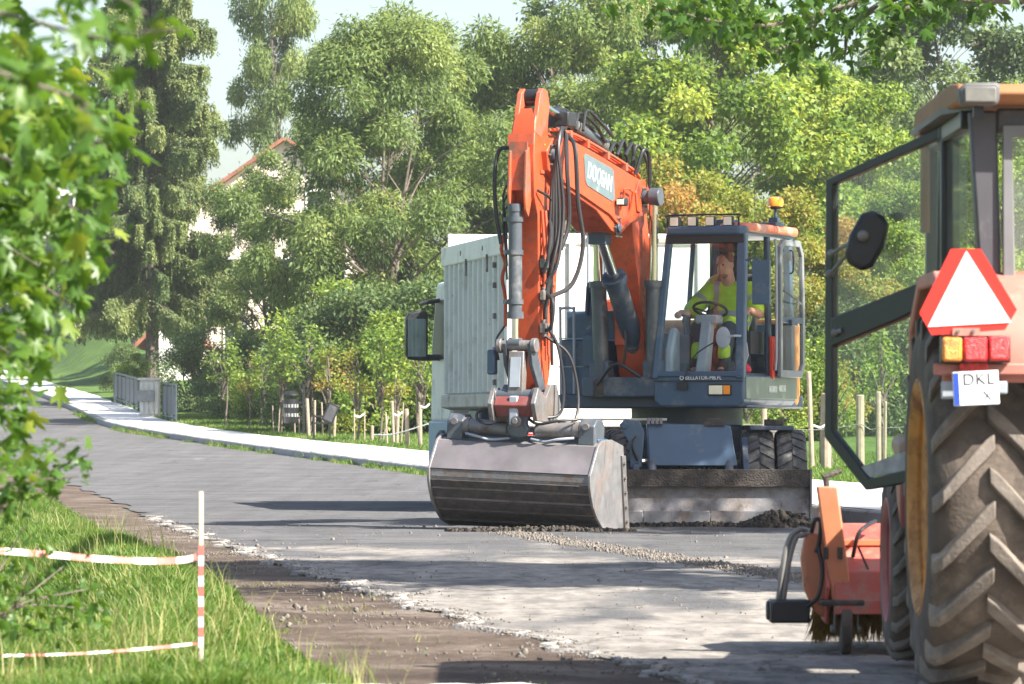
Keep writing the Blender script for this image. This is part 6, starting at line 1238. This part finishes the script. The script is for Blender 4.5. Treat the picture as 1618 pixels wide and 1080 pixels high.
# stakes and saplings
M_POST = mat('pale_post_wood', (.31,.255,.19), .9, var=.2, vs=7); M_RIB = mat('white_ribbon', (.8,.8,.8), .6)
sapx = [(352,120,0),(395,121,1),(418,120,0),(443,116,0),(486,113,0),(518,116,1),(563,110,1),(597,110,0),(628,109,1),(668,107,0),(1298,92,0),(1318,90,1),(1396,88,0),(1180,100,0)]
for i, (px, d, k) in enumerate(sapx):
    if px < 700: d = behind(px, 3+(i % 3)*1.6)
    put_tree('sapling', SAPR if k else SAP, tx(px,d), d, [1.0,.9,.85,1.1,1.15,1.0,1.0,1.15,.95,1.2,1.0,.9,1.05,1.0][i], i*1.7, '%s staked sapling from the left %s' % (ORD[i], 'with reddish withered leaves' if k else 'with light green leaves'), 'sapling', 'young staked trees behind the pavement')
sx_ = [(432,115,.7,.05,2),(440,115,.7,.05,-3),(466,112,.45,.06,0),(473,112,.45,.06,2),(488,112,.95,.13,1),(497,113,.9,.09,0),(510,113,.85,.06,-1),(528,112,.75,.11,1),(560,110,.75,.05,0),(576,110,.72,.05,1),(588,110,.35,.13,0),(605,110,.6,.07,-14),(612,110,.75,.06,10),(622,109,1.0,.10,1),(627,109,.75,.13,-4),(634,108,.95,.06,-5),(644,108,.85,.15,-5),(664,106,1.0,.14,0),(679,107,1.2,.06,-7),(687,108,1.0,.10,0)]
first = ['%s weathered wooden stake from the left in the planted strip between bin and truck']
names20 = ORD+['nineteenth','twentieth','twenty first']
for i, (px, d, h, w, an) in enumerate(sx_):
    d = behind(px, 2.2+(i % 4)*.8); g0 = gp(px, d); b = MB(); w *= .72; b.cyl((0,0,-.15),(0,0,h),w/2,w/2*.93,n=9); b.cyl((0,0,h),(0,0,h+.012),w/2*.93,w/2*.7,n=9)
    o = b.build('wooden_stake', M_POST); o.location = g0; o.rotation_euler = (RNG.normal(0,.03), math.radians(an), RNG.uniform(0,3)); tag(o, first[0] % names20[i], 'stake', 'wooden stakes in the planted strip')
for i, (pa, pb, d, h) in enumerate([(560,576,110,.62),(622,636,108.6,.72),(664,679,106.3,.95),(1285,1308,86,.78)]):
    if pa < 700: d = behind((pa+pb)/2, 2.1)
    a = Vector(gp(pa,d))+Vector((0,-.06,h)); c = Vector(gp(pb,d))+Vector((0,-.06,h+.05)); b = MB(); b.tube([a, (a+c)/2+Vector((0,-.02,-.06)), c], .022, 6, 4)
    tag(b.build('tie_ribbon', M_RIB), 'white tie ribbon round the %s pair of sapling stakes from the left' % ORD[i], 'ribbon', 'white sapling ties')
fpx = [(1283,88,1.75,.12,-2),(1305,87,1.35,.24,0),(1359,87,1.32,.20,0),(1388,86,1.38,.13,0),(1398,86,1.2,.07,-3),(1150,92,1.2,.16,0),(1207,92,1.2,.16,0),(1442,86,1.35,.18,0)]
fl = ['tall thin pale post right of the excavator','broad pale wooden post beside the tractor door frame','stout wooden fence post seen through the lower door glass','slimmer wooden fence post right of the stout one behind the door glass','thin leaning stick beside the slim fence post behind the door glass','left pale fence post seen under the excavator cab','right pale fence post seen under the excavator cab','fence post hidden mostly behind the tractor wheel']
for i, (px, d, h, w, an) in enumerate(fpx):
    g0 = gp(px, d); b = MB(); w *= .8; b.cyl((0,0,-.15),(0,0,h),w/2,w/2*.95,n=10); b.cyl((0,0,h),(0,0,h+.02),w/2*.95,w/2*.7,n=10); o = b.build('fence_post', M_POST); o.location = g0; o.rotation_euler = (0, math.radians(an), i*1.1); tag(o, fl[i], 'post', 'posts along the field')
for i, hh in enumerate((.75,)):
    b = MB(); b.tube([Vector(gp(px, 87))+Vector((0,-.1,hh+.05*math.sin(px))) for px in (1120,1207,1255,1305,1332,1359,1374,1388,1442)], .008, 5, 3); tag(b.build('fence_wire', M_STEEL), 'slack wire strung between the fence posts on the right', 'wire')
b = MB(); b.tube([Vector(gp(590,behind(590,2)))+Vector((0,-.1,.18)), Vector(gp(625,behind(625,2)))+Vector((0,-.1,.25)), Vector(gp(690,behind(690,2)))+Vector((0,-.1,.62))], .014, 5, 4); tag(b.build('white_cord', M_RIB), 'white cord strung low between the stakes left of the truck', 'cord')
# houses glimpsed through the trees
M_PLAS = mat('pale_pink_plaster', (.74,.62,.54), .9, var=.08, vs=1.5, dirt=(.55,.42,.35), dirt_amt=.2); M_PLW = mat('white_plaster', (.78,.76,.72), .9, var=.06, vs=2); M_TILE = mat('red_roof_tiles', (.26,.10,.06), .8, var=.25, vs=4); M_WIN = mat('window_dark', (.03,.04,.05), .1)
def house(px, d, w, dep, h, rh, m, label, wins, base=0):
    """gable end towards the camera"""
    x = tx(px, d); z = float(H(x, d))+base; e = empty('house', (x, d, z), label, 'house'); b = MB(); b.prism([(-w/2,-1.5),(-w/2,h),(0,h+rh),(w/2,h),(w/2,-1.5)], 0, dep, lambda a, q, s: (a, s, q)); b.build('wall', m, e)
    for s in (-1, 1):
        n_ = Vector((s*rh, w/2)).normalized()*.16; p0 = Vector((s*(w/2+.4), h-.4*rh/(w/2))); p1 = Vector((s*.0, h+rh)); b = MB()
        b.prism([tuple(p0+n_*.1), tuple(p1+n_*.1), tuple(p1+n_), tuple(p0+n_)], -.35, dep+.35, lambda a, q, t: (a, t, q)); b.build('roof', M_TILE, e)
    b = MB(); b.bb(w*.2, w*.2+.6, dep*.5, dep*.5+.6, h+rh*.4, h+rh+.7); b.build('chimney', M_TILE, e)
    for (u, zz, ww, hh) in wins:
        b = MB(); b.bb(u-ww/2-.1,u+ww/2+.1,-.06,.0,zz-.1,zz+hh+.1); f = b.build('window', M_PLW, e); b = MB(); b.bb(u-ww/2,u+ww/2,-.075,-.06,zz,zz+hh); b.build('pane', M_WIN, f)
house(450, 196, 8.0, 8, 7.0, 2.8, M_PLAS, 'pale pink rendered house with red roof behind the willow', [(-2,3.6,.9,1.3),(0,3.6,.9,1.3),(2,3.6,.9,1.3),(-2,.9,.9,1.3),(1,.9,.9,1.3),(-2,6.4,.9,1.3),(1.4,6.4,.9,1.3)], base=-.3)
house(268, 190, 1.9, 5, 1.7, 1.0, M_PLW, 'small white outbuilding glimpsed under the spruce', [], base=0)
house(80, 300, 5.5, 6, 1.4, 1.6, M_PLW, 'low white house at the top of the grassy slope', [(-1.2,.4,.8,.8),(1,.4,.8,.8)], base=-.2)

# ------------------------------------------------------------ light summer haze
hz = MB(); hz.bb(-420, 420, -12, 420, -4, 32)
m, N, L, P = nodes('haze'); N.remove(P); v = N.new('ShaderNodeVolumePrincipled')
v.inputs['Color'].default_value = (.93,.96,1,1); v.inputs['Density'].default_value = .00022; v.inputs['Anisotropy'].default_value = .2
L.new(v.outputs[0], N['Material Output'].inputs['Volume'])
o = hz.build('haze', m, None, 0); o['kind'] = 'stuff'; tag(o, 'thin bright summer haze over the whole road', 'haze', kind='stuff')
